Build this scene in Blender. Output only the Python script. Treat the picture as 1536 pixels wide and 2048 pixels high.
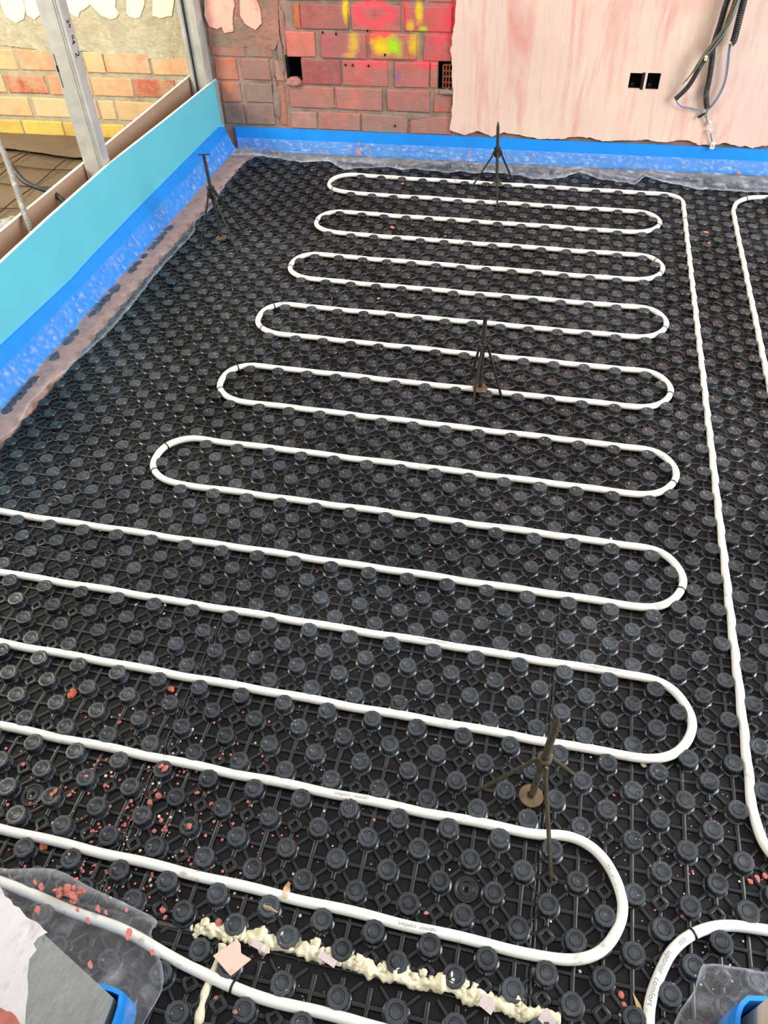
import bpy, bmesh, math, random
import numpy as np
from mathutils import Vector, Matrix, noise
random.seed(7)
rng = np.random.default_rng(7)
for o in list(bpy.data.objects): bpy.data.objects.remove(o)
S = bpy.context.scene
COL = S.collection

# ------------------------------------------------------------------ camera, world, lights, exposure
CAM = np.array([0.449428, -1.222479, 1.529667]); F = 1546.995
PITCH, ROLL, YAW = 0.777639, -0.0385047, 0.24319
R3 = Matrix.Rotation(YAW, 3, 'Z') @ Matrix.Rotation(PITCH, 3, 'X') @ Matrix.Rotation(ROLL, 3, 'Z')
RN = np.array(R3)
cd = bpy.data.cameras.new('camera'); cam = bpy.data.objects.new('camera', cd); COL.objects.link(cam)
cd.sensor_fit = 'VERTICAL'; cd.sensor_height = 24; cd.lens = F/2048*24; cd.clip_start = .02
cam.matrix_world = Matrix.Translation(Vector(CAM)) @ R3.to_4x4()
S.camera = cam
S.view_settings.view_transform = 'Standard'; S.view_settings.look = 'None'
S.view_settings.gamma = 1; S.view_settings.use_curve_mapping = False
S.view_settings.exposure = 0.3
w = bpy.data.worlds.new('world'); S.world = w; w.use_nodes = True
wn = w.node_tree.nodes; wl = w.node_tree.links
bg = wn['Background']; tc = wn.new('ShaderNodeTexCoord'); sx = wn.new('ShaderNodeSeparateXYZ'); rp = wn.new('ShaderNodeValToRGB')
wl.new(tc.outputs['Generated'], sx.inputs[0]); wl.new(sx.outputs['Z'], rp.inputs[0]); wl.new(rp.outputs[0], bg.inputs[0])
rp.color_ramp.elements[0].position = 0.0; rp.color_ramp.elements[0].color = (.2, .2, .22, 1)
rp.color_ramp.elements[1].position = 0.75; rp.color_ramp.elements[1].color = (1, 1.02, 1.06, 1)
bg.inputs[1].default_value = .95
def area(name, loc, target, size, power, color):
    l = bpy.data.lights.new(name, 'AREA'); l.shape = 'RECTANGLE'; l.size, l.size_y = size; l.energy = power; l.color = color
    o = bpy.data.objects.new(name, l); COL.objects.link(o); o.location = loc
    o.rotation_euler = (Vector(target)-Vector(loc)).to_track_quat('-Z', 'Y').to_euler(); return o
area('balcony_daylight', (3.6, .3, 1.9), (-.9, .8, .2), (1.8, 2.0), 150, (.93, .97, 1))
area('side_room_daylight', (-2.9, .4, 2.0), (-2.0, 2.7, .3), (1.0, 1.2), 95, (1, .88, .66))

# ------------------------------------------------------------------ pixel -> place helpers (real planes)
WY0, WYS = 2.72, .0242                       # back wall plane y = WY0 + WYS*x
def ray(u, v):
    d = RN @ np.array([(u-768)/F, (1024-v)/F, -1.]); return d/np.linalg.norm(d)
def onz(u, v, z=0.): d = ray(u, v); return CAM + (z-CAM[2])/d[2]*d
def onx(u, v, x): d = ray(u, v); return CAM + (x-CAM[0])/d[0]*d
def onw(u, v, off=0.):
    n = np.array([-WYS, 1, 0]); d = ray(u, v); return CAM + (WY0-off-n@CAM)/(n@d)*d
def wy(x): return WY0 + WYS*x
def ony_(u, v, y): d = ray(u, v); return (CAM + (y-CAM[1])/d[1]*d)[2]

# ------------------------------------------------------------------ materials
def lin(c): return tuple(((v/255)/12.92 if v/255 <= .04045 else (((v/255)+.055)/1.055)**2.4) for v in c)+(1,)
class NT:
    def __init__(s, m): s.t = m.node_tree; s.n = s.t.nodes; s.l = s.t.links; s.b = s.n['Principled BSDF']
    def new(s, t, **k):
        n = s.n.new(t)
        for a, b in k.items(): setattr(n, a, b)
        return n
    def coord(s, scale=(1, 1, 1), rot=(0, 0, 0)):
        c = s.new('ShaderNodeTexCoord'); m = s.new('ShaderNodeMapping'); m.inputs['Scale'].default_value = scale; m.inputs['Rotation'].default_value = rot
        s.l.new(c.outputs['Object'], m.inputs[0]); return m.outputs[0]
    def noise(s, co, scale, detail=4, rough=.6, dist=0):
        n = s.new('ShaderNodeTexNoise'); n.inputs['Scale'].default_value = scale; n.inputs['Detail'].default_value = detail
        n.inputs['Roughness'].default_value = rough; n.inputs['Distortion'].default_value = dist; s.l.new(co, n.inputs['Vector']); return n.outputs['Fac']
    def ramp(s, f, a, b, ca=(0, 0, 0, 1), cb=(1, 1, 1, 1)):
        r = s.new('ShaderNodeValToRGB'); e = r.color_ramp.elements; e[0].position = a; e[1].position = b; e[0].color = ca; e[1].color = cb
        s.l.new(f, r.inputs[0]); return r.outputs[0]
    def mix(s, f, a, b, mode='MIX'):
        m = s.new('ShaderNodeMix', data_type='RGBA', blend_type=mode)
        for sock, v in ((m.inputs[0], f), (m.inputs[6], a), (m.inputs[7], b)):
            if hasattr(v, 'is_output'): s.l.new(v, sock)
            else: sock.default_value = v
        return m.outputs[2]
    def math(s, op, a, b=0., clamp=False):
        m = s.new('ShaderNodeMath', operation=op); m.use_clamp = clamp
        for i, v in enumerate((a, b)):
            if hasattr(v, 'is_output'): s.l.new(v, m.inputs[i])
            else: m.inputs[i].default_value = v
        return m.outputs[0]
    def bump(s, h, strength, dist=.002):
        b = s.new('ShaderNodeBump'); b.inputs['Strength'].default_value = strength; b.inputs['Distance'].default_value = dist
        s.l.new(h, b.inputs['Height']); s.l.new(b.outputs[0], s.b.inputs['Normal'])
def mat(name, col, rough=.6, metal=0., var=.12, vscale=20, bump=0., bscale=60, bdist=.002, spec=.5, dirt=None, dirt_scale=8, dirt_lo=.55, dirt_hi=.7, coat=0):
    m = bpy.data.materials.new(name); m.use_nodes = True; t = NT(m)
    c = lin(col); co = t.coord()
    hi = tuple(min(1, x*(1+var)) for x in c[:3])+(1,); lo = tuple(x*(1-var) for x in c[:3])+(1,)
    out = t.ramp(t.noise(co, vscale), .3, .7, lo, hi)
    if dirt: out = t.mix(t.ramp(t.noise(co, dirt_scale, 6, .7), dirt_lo, dirt_hi), out, lin(dirt))
    t.l.new(out, t.b.inputs['Base Color'])
    t.b.inputs['Roughness'].default_value = rough; t.b.inputs['Metallic'].default_value = metal; t.b.inputs['Specular IOR Level'].default_value = spec
    t.b.inputs['Coat Weight'].default_value = coat
    if bump: t.bump(t.noise(co, bscale, 5), bump, bdist)
    return m
M = {}
# moulded black plastic: faint dust, soft gloss, each stud slightly different
def plastic(name, base, dust, lo, hi, rough, spec=.5):
    m = bpy.data.materials.new(name); m.use_nodes = True; t = NT(m)
    g = t.new('ShaderNodeNewGeometry'); info = t.new('ShaderNodeObjectInfo')
    n1 = t.new('ShaderNodeTexNoise'); n1.inputs['Scale'].default_value = 26; n1.inputs['Detail'].default_value = 8; n1.inputs['Roughness'].default_value = .7
    t.l.new(g.outputs['Position'], n1.inputs['Vector'])
    n2 = t.new('ShaderNodeTexNoise'); n2.inputs['Scale'].default_value = 2.2; n2.inputs['Detail'].default_value = 4
    t.l.new(g.outputs['Position'], n2.inputs['Vector'])
    f = t.math('ADD', t.math('MULTIPLY', n1.outputs['Fac'], .6), t.math('MULTIPLY', n2.outputs['Fac'], .45))
    c = t.mix(t.ramp(f, lo, hi), lin(base), lin(dust))
    # pale specks of plaster dust
    v = t.new('ShaderNodeTexVoronoi'); v.inputs['Scale'].default_value = 75; t.l.new(g.outputs['Position'], v.inputs['Vector'])
    sp = t.math('MULTIPLY', t.math('LESS_THAN', v.outputs['Distance'], .085), t.math('GREATER_THAN', n2.outputs['Fac'], .5))
    c = t.mix(sp, c, lin((190, 180, 172)))
    t.l.new(c, t.b.inputs['Base Color'])
    t.l.new(t.ramp(n1.outputs['Fac'], .3, .75, (rough,)*3+(1,), (rough+.2,)*3+(1,)), t.b.inputs['Roughness'])
    t.b.inputs['Specular IOR Level'].default_value = spec
    t.bump(n1.outputs['Fac'], .25, .0015)
    return m
M['stud'] = plastic('black_stud_plastic', (17, 20, 24), (76, 81, 87), .44, .74, .22, .6)
M['rib'] = plastic('black_rib_plastic', (13, 14, 16), (50, 52, 54), .52, .78, .26, .5)
M['sheet'] = plastic('black_sheet_plastic', (15, 12, 11), (44, 38, 35), .5, .78, .5, .22)
M['pipe'] = mat('white_pex', (243, 241, 230), .32, var=.03, vscale=30, dirt=(190, 172, 156), dirt_scale=26, dirt_lo=.6, dirt_hi=.7)
M['ink'] = mat('grey_ink', (128, 128, 132), .6)
M['band'] = mat('black_band', (22, 22, 24), .4)
M['teal'] = mat('teal_board_paper', (104, 204, 222), .7, var=.04, vscale=5)
M['gyp'] = mat('gypsum_core', (238, 236, 222), .9, var=.04)
M['brownpaper'] = mat('brown_board_paper', (172, 146, 124), .85, var=.06, vscale=8)
M['blue'] = mat('blue_foam_strip', (22, 144, 240), .55, var=.06, vscale=9)
M['steel'] = mat('galvanised_steel', (204, 206, 202), .42, metal=.4, var=.16, vscale=14, bump=.1, bscale=30)
M['marker'] = mat('black_marker', (25, 15, 30), .6)
M['rod'] = mat('dull_black_steel', (96, 90, 72), .4, metal=.55, var=.3, vscale=70, bump=.3, bscale=200, bdist=.001, dirt=(96, 74, 50), dirt_scale=60)
M['rod_dark'] = mat('blackened_steel', (56, 52, 48), .45, metal=.5, var=.3, vscale=70, bump=.3, bscale=200, bdist=.001)
M['conduit'] = mat('black_corrugated_pvc', (48, 48, 50), .45, var=.2, vscale=30, dirt=(120, 118, 116), dirt_scale=25, dirt_lo=.55, dirt_hi=.75)
M['gconduit'] = mat('grey_corrugated_pvc', (128, 124, 118), .6, var=.15, vscale=30, dirt=(190, 184, 174), dirt_scale=30)
M['wire_blue'] = mat('blue_wire', (98, 128, 178), .4)
M['wire_grey'] = mat('grey_wire', (128, 140, 146), .4)
M['wire_green'] = mat('green_wire', (110, 140, 104), .4)
M['wire_brown'] = mat('brown_wire', (120, 92, 62), .4)
M['white'] = mat('white_plastic', (240, 236, 222), .4)
M['kraft'] = mat('brown_membrane', (112, 95, 72), .75, var=.12, vscale=6, bump=.5, bscale=9, bdist=.02, dirt=(88, 72, 54), dirt_scale=3, dirt_lo=.5, dirt_hi=.75)
M['rust'] = mat('rusty_wire', (70, 50, 38), .7, metal=.3)
M['pinkmort'] = mat('pinkish_mortar', (176, 140, 126), .95, var=.2, vscale=25, bump=1, bscale=60, bdist=.006, dirt=(140, 118, 106), dirt_scale=12)
M['crumb'] = mat('pink_plaster', (206, 122, 108), .9, var=.2, vscale=40, bump=.5, bscale=120)
M['palecrumb'] = mat('pale_plaster', (224, 210, 192), .9, var=.1, vscale=40, bump=.5, bscale=120)
M['brickchip'] = mat('orange_brick_chip', (196, 104, 70), .9, var=.2, vscale=40)
M['puf'] = mat('yellow_foam', (248, 238, 204), .85, var=.08, vscale=45, bump=1, bscale=130, bdist=.005, dirt=(206, 184, 132), dirt_scale=30, dirt_lo=.6, dirt_hi=.75)
M['tile'] = mat('salmon_tile', (236, 200, 182), .5, var=.04, vscale=20, dirt=(206, 150, 120), dirt_scale=16, dirt_lo=.6)
M['wood'] = mat('wood_splinter', (214, 178, 132), .8, var=.15, vscale=60)
M['greycem'] = mat('grey_cement_render', (158, 158, 153), .9, var=.14, vscale=18, bump=.7, bscale=40, bdist=.008, dirt=(92, 90, 84), dirt_scale=9, dirt_lo=.6)
M['tornpaper'] = mat('torn_white_plaster', (240, 234, 232), .8, var=.06, vscale=12, bump=.5, bscale=28, bdist=.006, dirt=(196, 160, 150), dirt_scale=10, dirt_lo=.55, dirt_hi=.7)
M['scrap'] = mat('dirty_pinkish_paper', (214, 196, 194), .85, var=.12, vscale=60, dirt=(190, 160, 156), dirt_scale=50)
M['cream'] = mat('cream_plaster', (240, 220, 192), .85, var=.06, bump=.5, bscale=30, bdist=.006)
M['screed'] = mat('concrete_screed', (120, 110, 100), .95, var=.2, bump=.6)
M['dark'] = mat('dark_cavity', (14, 11, 10), .9)
M['red_brick'] = mat('hollow_brick_clay', (150, 84, 66), .9, var=.2, bump=.4)

def film_mat(name, tint, a0, a1, rough=.16):
    m = bpy.data.materials.new(name); m.use_nodes = True; t = NT(m); co = t.coord()
    a = t.new('ShaderNodeAttribute'); a.attribute_name = 'dens'
    n = t.noise(co, 34, 6, .65, .8)
    rg = t.new('ShaderNodeTexNoise'); rg.noise_type = 'RIDGED_MULTIFRACTAL'; rg.inputs['Scale'].default_value = 11; rg.inputs['Detail'].default_value = 5; rg.inputs['Distortion'].default_value = .7; t.l.new(co, rg.inputs['Vector'])
    crease_glint = t.ramp(rg.outputs['Fac'], .62, .92)  # crease lines whitened through opacity, a painted highlight
    al = t.math('ADD', t.math('ADD', t.math('MULTIPLY', t.ramp(n, .54, .76), a1*.6), t.math('MULTIPLY', crease_glint, a1*1.3)), a0)
    al = t.math('ADD', al, a.outputs['Fac'], True)
    t.l.new(al, t.b.inputs['Alpha']); t.b.inputs['Base Color'].default_value = lin(tint); t.b.inputs['Roughness'].default_value = rough
    t.bump(t.math('ADD', t.math('MULTIPLY', n, .6), t.math('MULTIPLY', rg.outputs['Fac'], .35)), 1.0, .02)
    m.blend_method = 'BLEND' if hasattr(m, 'blend_method') else 'BLEND'
    return m
M['film'] = film_mat('clear_film', (226, 232, 240), .07, .34, .1)
M['film_edge'] = film_mat('milky_film', (216, 218, 222), .17, .32, .14)

# masonry with paint sprayed on it
def sprayed(t, col):
    c = t.new('ShaderNodeTexCoord'); s = t.new('ShaderNodeSeparateXYZ'); t.l.new(c.outputs['Object'], s.inputs[0])
    wob = t.math('MULTIPLY', t.math('SUBTRACT', t.noise(c.outputs['Object'], 26, 5, .7), .5), 1.5)
    X, Z = s.outputs['X'], s.outputs['Z']
    def blob(u, v, ru, rv, color, k=.85, ring=0):
        nonlocal col
        p = onw(u, v); sx_, sz_ = .00243, .00205
        dx = t.math('DIVIDE', t.math('SUBTRACT', X, float(p[0])), ru*sx_); dz = t.math('DIVIDE', t.math('SUBTRACT', Z, float(p[2])), rv*sz_)
        d = t.math('SQRT', t.math('ADD', t.math('MULTIPLY', dx, dx), t.math('MULTIPLY', dz, dz)))
        d = t.math('ADD', d, wob)
        if ring: d = t.math('MULTIPLY', t.math('ABSOLUTE', t.math('SUBTRACT', d, 1.0)), 2.0)
        f = t.math('MULTIPLY', t.ramp(d, .25, 1.35, (1, 1, 1, 1), (0, 0, 0, 1)), k)
        col = t.mix(f, col, lin(color))
    PK, RD, YL, GR, OR = (248, 84, 96), (250, 52, 70), (250, 214, 20), (176, 232, 10), (255, 120, 60)
    blob(880, 60, 30, 75, PK, .62); blob(906, 30, 16, 80, RD, .7)
    blob(748, 26, 32, 20, PK, .85, 1); blob(756, 62, 8, 60, PK, .4)
    blob(812, 22, 9, 45, PK, .85); blob(765, 68, 36, 12, PK, .8); blob(745, 128, 62, 12, PK, .75); blob(858, 130, 44, 13, PK, .8)
    blob(755, 78, 30, 14, OR, .7); blob(692, 20, 8, 34, YL, .9); blob(838, 22, 9, 36, YL, .9); blob(822, 50, 10, 14, YL, .7)
    blob(708, 84, 14, 30, YL, .55); blob(700, 110, 18, 8, YL, .4); blob(764, 94, 26, 22, YL, .95); blob(828, 88, 12, 28, YL, .8)
    blob(790, 92, 20, 26, GR, .95); blob(846, 57, 12, 6, GR, .9); blob(797, 152, 9, 20, (110, 100, 170), .55)
    return col
def masonry(name, brick):
    m = bpy.data.materials.new(name); m.use_nodes = True; t = NT(m); co = t.coord()
    if brick:
        a = t.new('ShaderNodeAttribute'); a.attribute_name = 'tint'; col = a.outputs['Color']
        smear = a.outputs['Alpha']
        col = t.mix(.55, col, t.ramp(t.noise(co, 16, 6, .7), .3, .72, (.55, .5, .48, 1), (1.25, 1.2, 1.15, 1)), 'MULTIPLY')
        wv = t.new('ShaderNodeTexWave', wave_type='BANDS', bands_direction='Z'); wv.inputs['Scale'].default_value = 52; wv.inputs['Distortion'].default_value = .6
        t.l.new(co, wv.inputs['Vector'])
        f = t.math('MULTIPLY', t.ramp(t.noise(co, 11, 7, .72), .42, .6), smear)
        s_ = t.new('ShaderNodeSeparateXYZ'); t.l.new(co, s_.inputs[0]); lf = t.math('LESS_THAN', s_.outputs['X'], -1.30)
        col = t.mix(f, col, t.mix(lf, lin((152, 132, 120)), lin((222, 196, 156))))
        col = t.mix(t.math('MULTIPLY', t.ramp(t.noise(t.coord((1, 1, 2.2)), 13, 6, .7), .64, .7), smear), col, lin((226, 190, 176)))
    else:
        n = t.noise(co, 9, 7, .7)
        col = t.ramp(n, .3, .72, lin((116, 98, 90)), lin((172, 150, 136)))
        col = t.mix(t.ramp(t.noise(co, 4, 5, .7), .52, .66), col, lin((186, 122, 112)))
        s = t.new('ShaderNodeSeparateXYZ'); t.l.new(co, s.inputs[0])
        left = t.math('LESS_THAN', s.outputs['X'], -1.30)
        col = t.mix(left, col, t.ramp(n, .3, .72, lin((150, 140, 120)), lin((206, 196, 168))))
    col = sprayed(t, col)
    t.l.new(col, t.b.inputs['Base Color']); t.b.inputs['Roughness'].default_value = .92
    h = t.noise(co, 75, 7, .75)
    if brick: h = t.math('ADD', h, t.math('MULTIPLY', wv.outputs['Fac'], .13))
    t.bump(h, .8, .006)
    return m
M['brick'] = masonry('clay_bricks', True); M['mortar'] = masonry('rough_mortar', False)
def streaky():
    m = bpy.data.materials.new('pink_streaked_plaster'); m.use_nodes = True; t = NT(m)
    co = t.coord((5.5, 1, .9), (0, math.radians(-7), 0))
    n = t.noise(co, 1.6, 7, .62, .6); n2 = t.noise(t.coord((22, 1, 2.0), (0, math.radians(-7), 0)), 2.2, 6, .7, .3); n3 = t.noise(t.coord(), 1.7, 3)
    col = t.ramp(n3, .35, .65, lin((240, 212, 190)), lin((228, 196, 184)))
    col = t.mix(t.math('MULTIPLY', t.ramp(n, .5, .68), .75), col, lin((222, 140, 128)))
    col = t.mix(t.math('MULTIPLY', t.ramp(n2, .5, .78), .45), col, lin((214, 142, 126)))
    col = t.mix(t.math('MULTIPLY', t.ramp(n2, .3, .42, (1, 1, 1, 1), (0, 0, 0, 1)), .5), col, lin((248, 232, 212)))
    t.l.new(col, t.b.inputs['Base Color']); t.b.inputs['Roughness'].default_value = .85
    t.bump(n2, .35, .006); return m
M['pinkcoat'] = streaky()
M['patch_cream'] = mat('cream_plaster_patch', (244, 236, 206), .85, var=.05, vscale=10, bump=.3, bscale=20, bdist=.004)
M['patch_pink'] = mat('pink_plaster_patch', (238, 180, 162), .85, var=.1, vscale=12, bump=.3, bscale=20, bdist=.004, dirt=(226, 130, 122), dirt_scale=9, dirt_lo=.5, dirt_hi=.7)

# ------------------------------------------------------------------ mesh helpers
def link(name, me, mt, parent=None, smooth=None):
    o = bpy.data.objects.new(name, me); COL.objects.link(o)
    if mt is not None and not me.materials: me.materials.append(mt)
    if parent: o.parent = parent
    if smooth is not None:
        me.polygons.foreach_set('use_smooth', [True]*len(me.polygons)); me.set_sharp_from_angle(angle=math.radians(smooth))
    return o
def mesh_of(name, V, Fc):
    me = bpy.data.meshes.new(name); me.from_pydata([tuple(map(float, v)) for v in V], [], Fc); me.update(); return me
def tag(o, label, cat, group=None, kind=None):
    o['label'] = label; o['category'] = cat
    if group: o['group'] = group
    if kind: o['kind'] = kind
    return o
def struct(o): o['kind'] = 'structure'; return o
def empty(name, loc=(0, 0, 0)):
    o = bpy.data.objects.new(name, None); COL.objects.link(o); o.location = loc; o.empty_display_size = .05; return o
class MB:
    def __init__(s): s.V = []; s.F = []
    def add(s, V, Fc):
        k = len(s.V); s.V += [tuple(v) for v in V]; s.F += [tuple(i+k for i in f) for f in Fc]
    def box(s, x0, x1, y0, y1, z0, z1):
        s.add([(x0, y0, z0), (x1, y0, z0), (x1, y1, z0), (x0, y1, z0), (x0, y0, z1), (x1, y0, z1), (x1, y1, z1), (x0, y1, z1)],
              [(0, 3, 2, 1), (4, 5, 6, 7), (0, 1, 5, 4), (1, 2, 6, 5), (2, 3, 7, 6), (3, 0, 4, 7)])
    def obj(s, name, mt, parent=None, smooth=None): return link(name, mesh_of(name, s.V, s.F), mt, parent, smooth)
def sweep(path, rad, n=12, cap=True):
    P = np.array(path, float); N = len(P); rad = np.broadcast_to(np.array(rad, float), (N,)) if np.ndim(rad) < 2 else rad
    T = np.gradient(P, axis=0); T /= np.linalg.norm(T, axis=1)[:, None]
    up = np.array([0, 0, 1.]) if abs(T[0][2]) < .9 else np.array([1., 0, 0])
    a = np.cross(T[0], up); a /= np.linalg.norm(a); V = []; ang = np.arange(n)/n*2*math.pi
    for i in range(N):
        a = a-T[i]*(a@T[i]); a /= np.linalg.norm(a); b = np.cross(T[i], a)
        r = rad[i]
        V += list(P[i]+np.outer(np.cos(ang)*r, a)+np.outer(np.sin(ang)*r, b))
    Fc = [(i*n+j, i*n+(j+1) % n, (i+1)*n+(j+1) % n, (i+1)*n+j) for i in range(N-1) for j in range(n)]
    if cap: Fc += [tuple(range(n))[::-1], tuple((N-1)*n+j for j in range(n))]
    return V, Fc
def tube(name, path, rad, mt, parent=None, n=12, smooth=50):
    return link(name, mesh_of(name, *sweep(path, rad, n)), mt, parent, smooth)
def smooth_path(pts, step=.01):
    P = np.array(pts, float); Q = np.vstack([2*P[0]-P[1], P, 2*P[-1]-P[-2]]); out = []
    for i in range(1, len(Q)-2):
        m = max(2, int(np.linalg.norm(Q[i+1]-Q[i])/step))
        for k in range(m):
            t = k/m; p0, p1, p2, p3 = Q[i-1:i+3]
            out.append(.5*((2*p1)+(-p0+p2)*t+(2*p0-5*p1+4*p2-p3)*t*t+(-p0+3*p1-3*p2+p3)*t**3))
    out.append(P[-1]); return np.array(out)
def resample(P, step):
    d = np.r_[0, np.cumsum(np.linalg.norm(np.diff(P, axis=0), axis=1))]; n = max(2, int(d[-1]/step)+1); s = np.linspace(0, d[-1], n)
    return np.c_[[np.interp(s, d, P[:, k]) for k in range(3)]].T
def nz(x, y, z=0.): return noise.noise(Vector((x, y, z)))
def wallpoly(name, uv, mt, parent=None, thick=.008, holes=(), base=0., rag=0, smooth=None):
    """outline on the back wall (x,z) extruded off it towards the room"""
    def dens(l, k):
        out = []
        for i in range(len(l)):
            a = np.array(l[i]); b = np.array(l[(i+1) % len(l)]); m = max(1, int(np.linalg.norm(b-a)/k))
            out += [tuple(a+(b-a)*j/m) for j in range(m)]
        return out
    bm = bmesh.new(); loops = [dens(uv, .012) if rag else uv]+[list(h) for h in holes]; es = []
    if rag: loops[0] = [(x+rag*nz(x*30, z*30, 3)+rag*.6*nz(x*90, z*90, 7), z+rag*nz(x*30, z*30, 9)+rag*.6*nz(x*90, z*90, 1)) for x, z in loops[0]]
    for L in loops:
        vs = [bm.verts.new((x, wy(x)-base-thick, z)) for x, z in L]
        es += [bm.edges.new((vs[i], vs[(i+1) % len(vs)])) for i in range(len(vs))]
    bmesh.ops.triangle_fill(bm, edges=es, use_beauty=True, use_dissolve=False)
    fs = list(bm.faces)
    r = bmesh.ops.extrude_face_region(bm, geom=fs)
    for v in [g for g in r['geom'] if isinstance(g, bmesh.types.BMVert)]: v.co.y += thick
    bmesh.ops.recalc_face_normals(bm, faces=bm.faces)
    me = bpy.data.meshes.new(name); bm.to_mesh(me); bm.free(); return link(name, me, mt, parent, smooth)

# ------------------------------------------------------------------ SETTING
m = MB(); m.box(-1.30, 2.3, -1.9, 2.95, -.12, -.002); struct(m.obj('floor', M['screed']))
# back wall: mortar slab with holes, bricks set in it
def px(u, v): p = onw(u, v); return float(p[0])
def pz(u, v): return float(onw(u, v)[2])
holes = [(px(572, 135), px(604, 135), pz(590, 160), pz(590, 110)), (px(876, 150), px(904, 150), pz(890, 178), pz(890, 122)),
         (px(1257, 158), px(1287, 158), pz(1270, 176), pz(1270, 142)), (px(1292, 158), px(1321, 158), pz(1306, 178), pz(1306, 142))]
xs = sorted({-3.2, -2.3, -1.3, 2.3}|{h for q in holes for h in q[:2]}); zs = sorted({-.1, 0.6, 2.6}|{h for q in holes for h in q[2:]})
m = MB()
for i in range(len(xs)-1):
    for j in range(len(zs)-1):
        xc, zc = (xs[i]+xs[i+1])/2, (zs[j]+zs[j+1])/2
        if any(h[0] < xc < h[1] and h[2] < zc < h[3] for h in holes): continue
        a, b, c, d = xs[i], xs[i+1], zs[j], zs[j+1]
        m.add([(a, wy(a), c), (b, wy(b), c), (b, wy(b), d), (a, wy(a), d)], [(0, 1, 2, 3)])
m.add([(-3.2, wy(-3.2)+.2, -.1), (2.3, wy(2.3)+.2, -.1), (2.3, wy(2.3)+.2, 2.6), (-3.2, wy(-3.2)+.2, 2.6)], [(3, 2, 1, 0)])
m.add([(-3.2, wy(-3.2), -.1), (-3.2, wy(-3.2)+.2, -.1), (-3.2, wy(-3.2)+.2, 2.6), (-3.2, wy(-3.2), 2.6)], [(3, 2, 1, 0)])
m.add([(2.3, wy(2.3), -.1), (2.3, wy(2.3)+.2, -.1), (2.3, wy(2.3)+.2, 2.6), (2.3, wy(2.3), 2.6)], [(0, 1, 2, 3)])
m.add([(-3.2, wy(-3.2), 2.6), (2.3, wy(2.3), 2.6), (2.3, wy(2.3)+.2, 2.6), (-3.2, wy(-3.2)+.2, 2.6)], [(0, 1, 2, 3)])
wall = struct(m.obj('wall_back', M['mortar']))
m = MB()
for a, b, c, d in holes:
    y0, y1 = wy(a), wy(a)+(.11 if a < 0.5 else .045)
    m.add([(a, y0, c), (b, y0, c), (b, y0, d), (a, y0, d), (a, y1, c), (b, y1, c), (b, y1, d), (a, y1, d)],
          [(4, 5, 6, 7), (0, 1, 5, 4), (1, 2, 6, 5), (2, 3, 7, 6), (3, 0, 4, 7)])
m.obj('cavity', M['dark'], wall)
# bricks
BV, BF, BC = [], [], []
def brick(x0, x1, z0, z1, col, smear=.3, proud=.007):
    r = random.Random(int((x0*7+z0*13)*1e5)); j = lambda k=.003: (r.random()-.5)*2*k
    bv = .004; k = len(BV); c = lin(col)[:3]+(smear,)
    xl0, xl1, xr0, xr1, zb, zt = x0+j(), x0+j(), x1+j(), x1+j(), z0+j(.002), z1+j(.002)
    outer = [(xl0, zb), (xr0, zb+j(.002)), (xr1, zt), (xl1, zt+j(.002))]
    cx, cz = (x0+x1)/2, (z0+z1)/2
    inner = [(x+math.copysign(bv, cx-x), z+math.copysign(bv, cz-z)) for x, z in outer]
    pr = proud+j(.002)
    for L, dy in ((outer, -.002), (outer, pr-bv*.7), (inner, pr)):
        for x, z in L: BV.append((x, wy(x)-dy, z))
    for a in (0, 4):
        for i in range(4): BF.append((k+a+i, k+a+(i+1) % 4, k+a+4+(i+1) % 4, k+a+4+i))
    BF.append((k+8, k+9, k+10, k+11)); BC.extend([c]*12)
def course(v0, v1, vm, spans, cols, smear=.3, zr=None):
    for i, (u0, u1) in enumerate(spans):
        um = (u0+u1)/2
        z0, z1 = zr if zr else (pz(um, v1(um)), pz(um, v0(um)))
        brick(px(u0, vm(um)), px(u1, vm(um)), z0, z1, cols[i % len(cols)], smear)
RB, OB = (178, 98, 84), (206, 118, 88); PB = (204, 120, 114)
# centre bricks (left of the plaster); course heights are constant on the wall
sl = lambda a: (lambda u: a+(u-700)*.052)
course(None, None, sl(30), [(602, 696), (703, 800), (810, 904)], [(184, 106, 104), (206, 108, 108), (210, 108, 104)], .25, (.557, .655))
course(None, None, sl(-10), [(570, 640), (650, 745), (755, 850), (860, 904)], [PB], .25, (.672, .77))
course(None, None, sl(90), [(572, 630), (642, 733), (740, 832), (848, 904)], [(222, 126, 112), (188, 108, 110), (210, 120, 100), (206, 108, 108)], .2, (.44, .544))
course(None, None, sl(145), [(604, 682), (685, 776), (790, 858), (861, 874)], [(172, 92, 94), (206, 114, 110), (208, 118, 112), (212, 124, 114)], .35, (.325, .43))
course(None, None, sl(200), [(580, 668), (673, 764), (775, 860), (868, 904)], [(192, 124, 114), (202, 124, 114), (198, 120, 114), (202, 114, 98)], .6, (.218, .312))
course(None, None, sl(245), [(584, 634), (637, 720), (724, 815), (820, 904)], [(190, 142, 130), (196, 126, 116), (176, 132, 122), (200, 126, 116)], .9, (.118, .198))
course(None, None, sl(180), [(556, 571)], [(198, 140, 122)], .5, (.335, .42)); course(None, None, sl(215), [(557, 572)], [(202, 120, 88)], .6, (.13, .31))
course(None, None, sl(40), [(588, 600)], [(206, 116, 84)], .3, (.56, .655))
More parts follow.
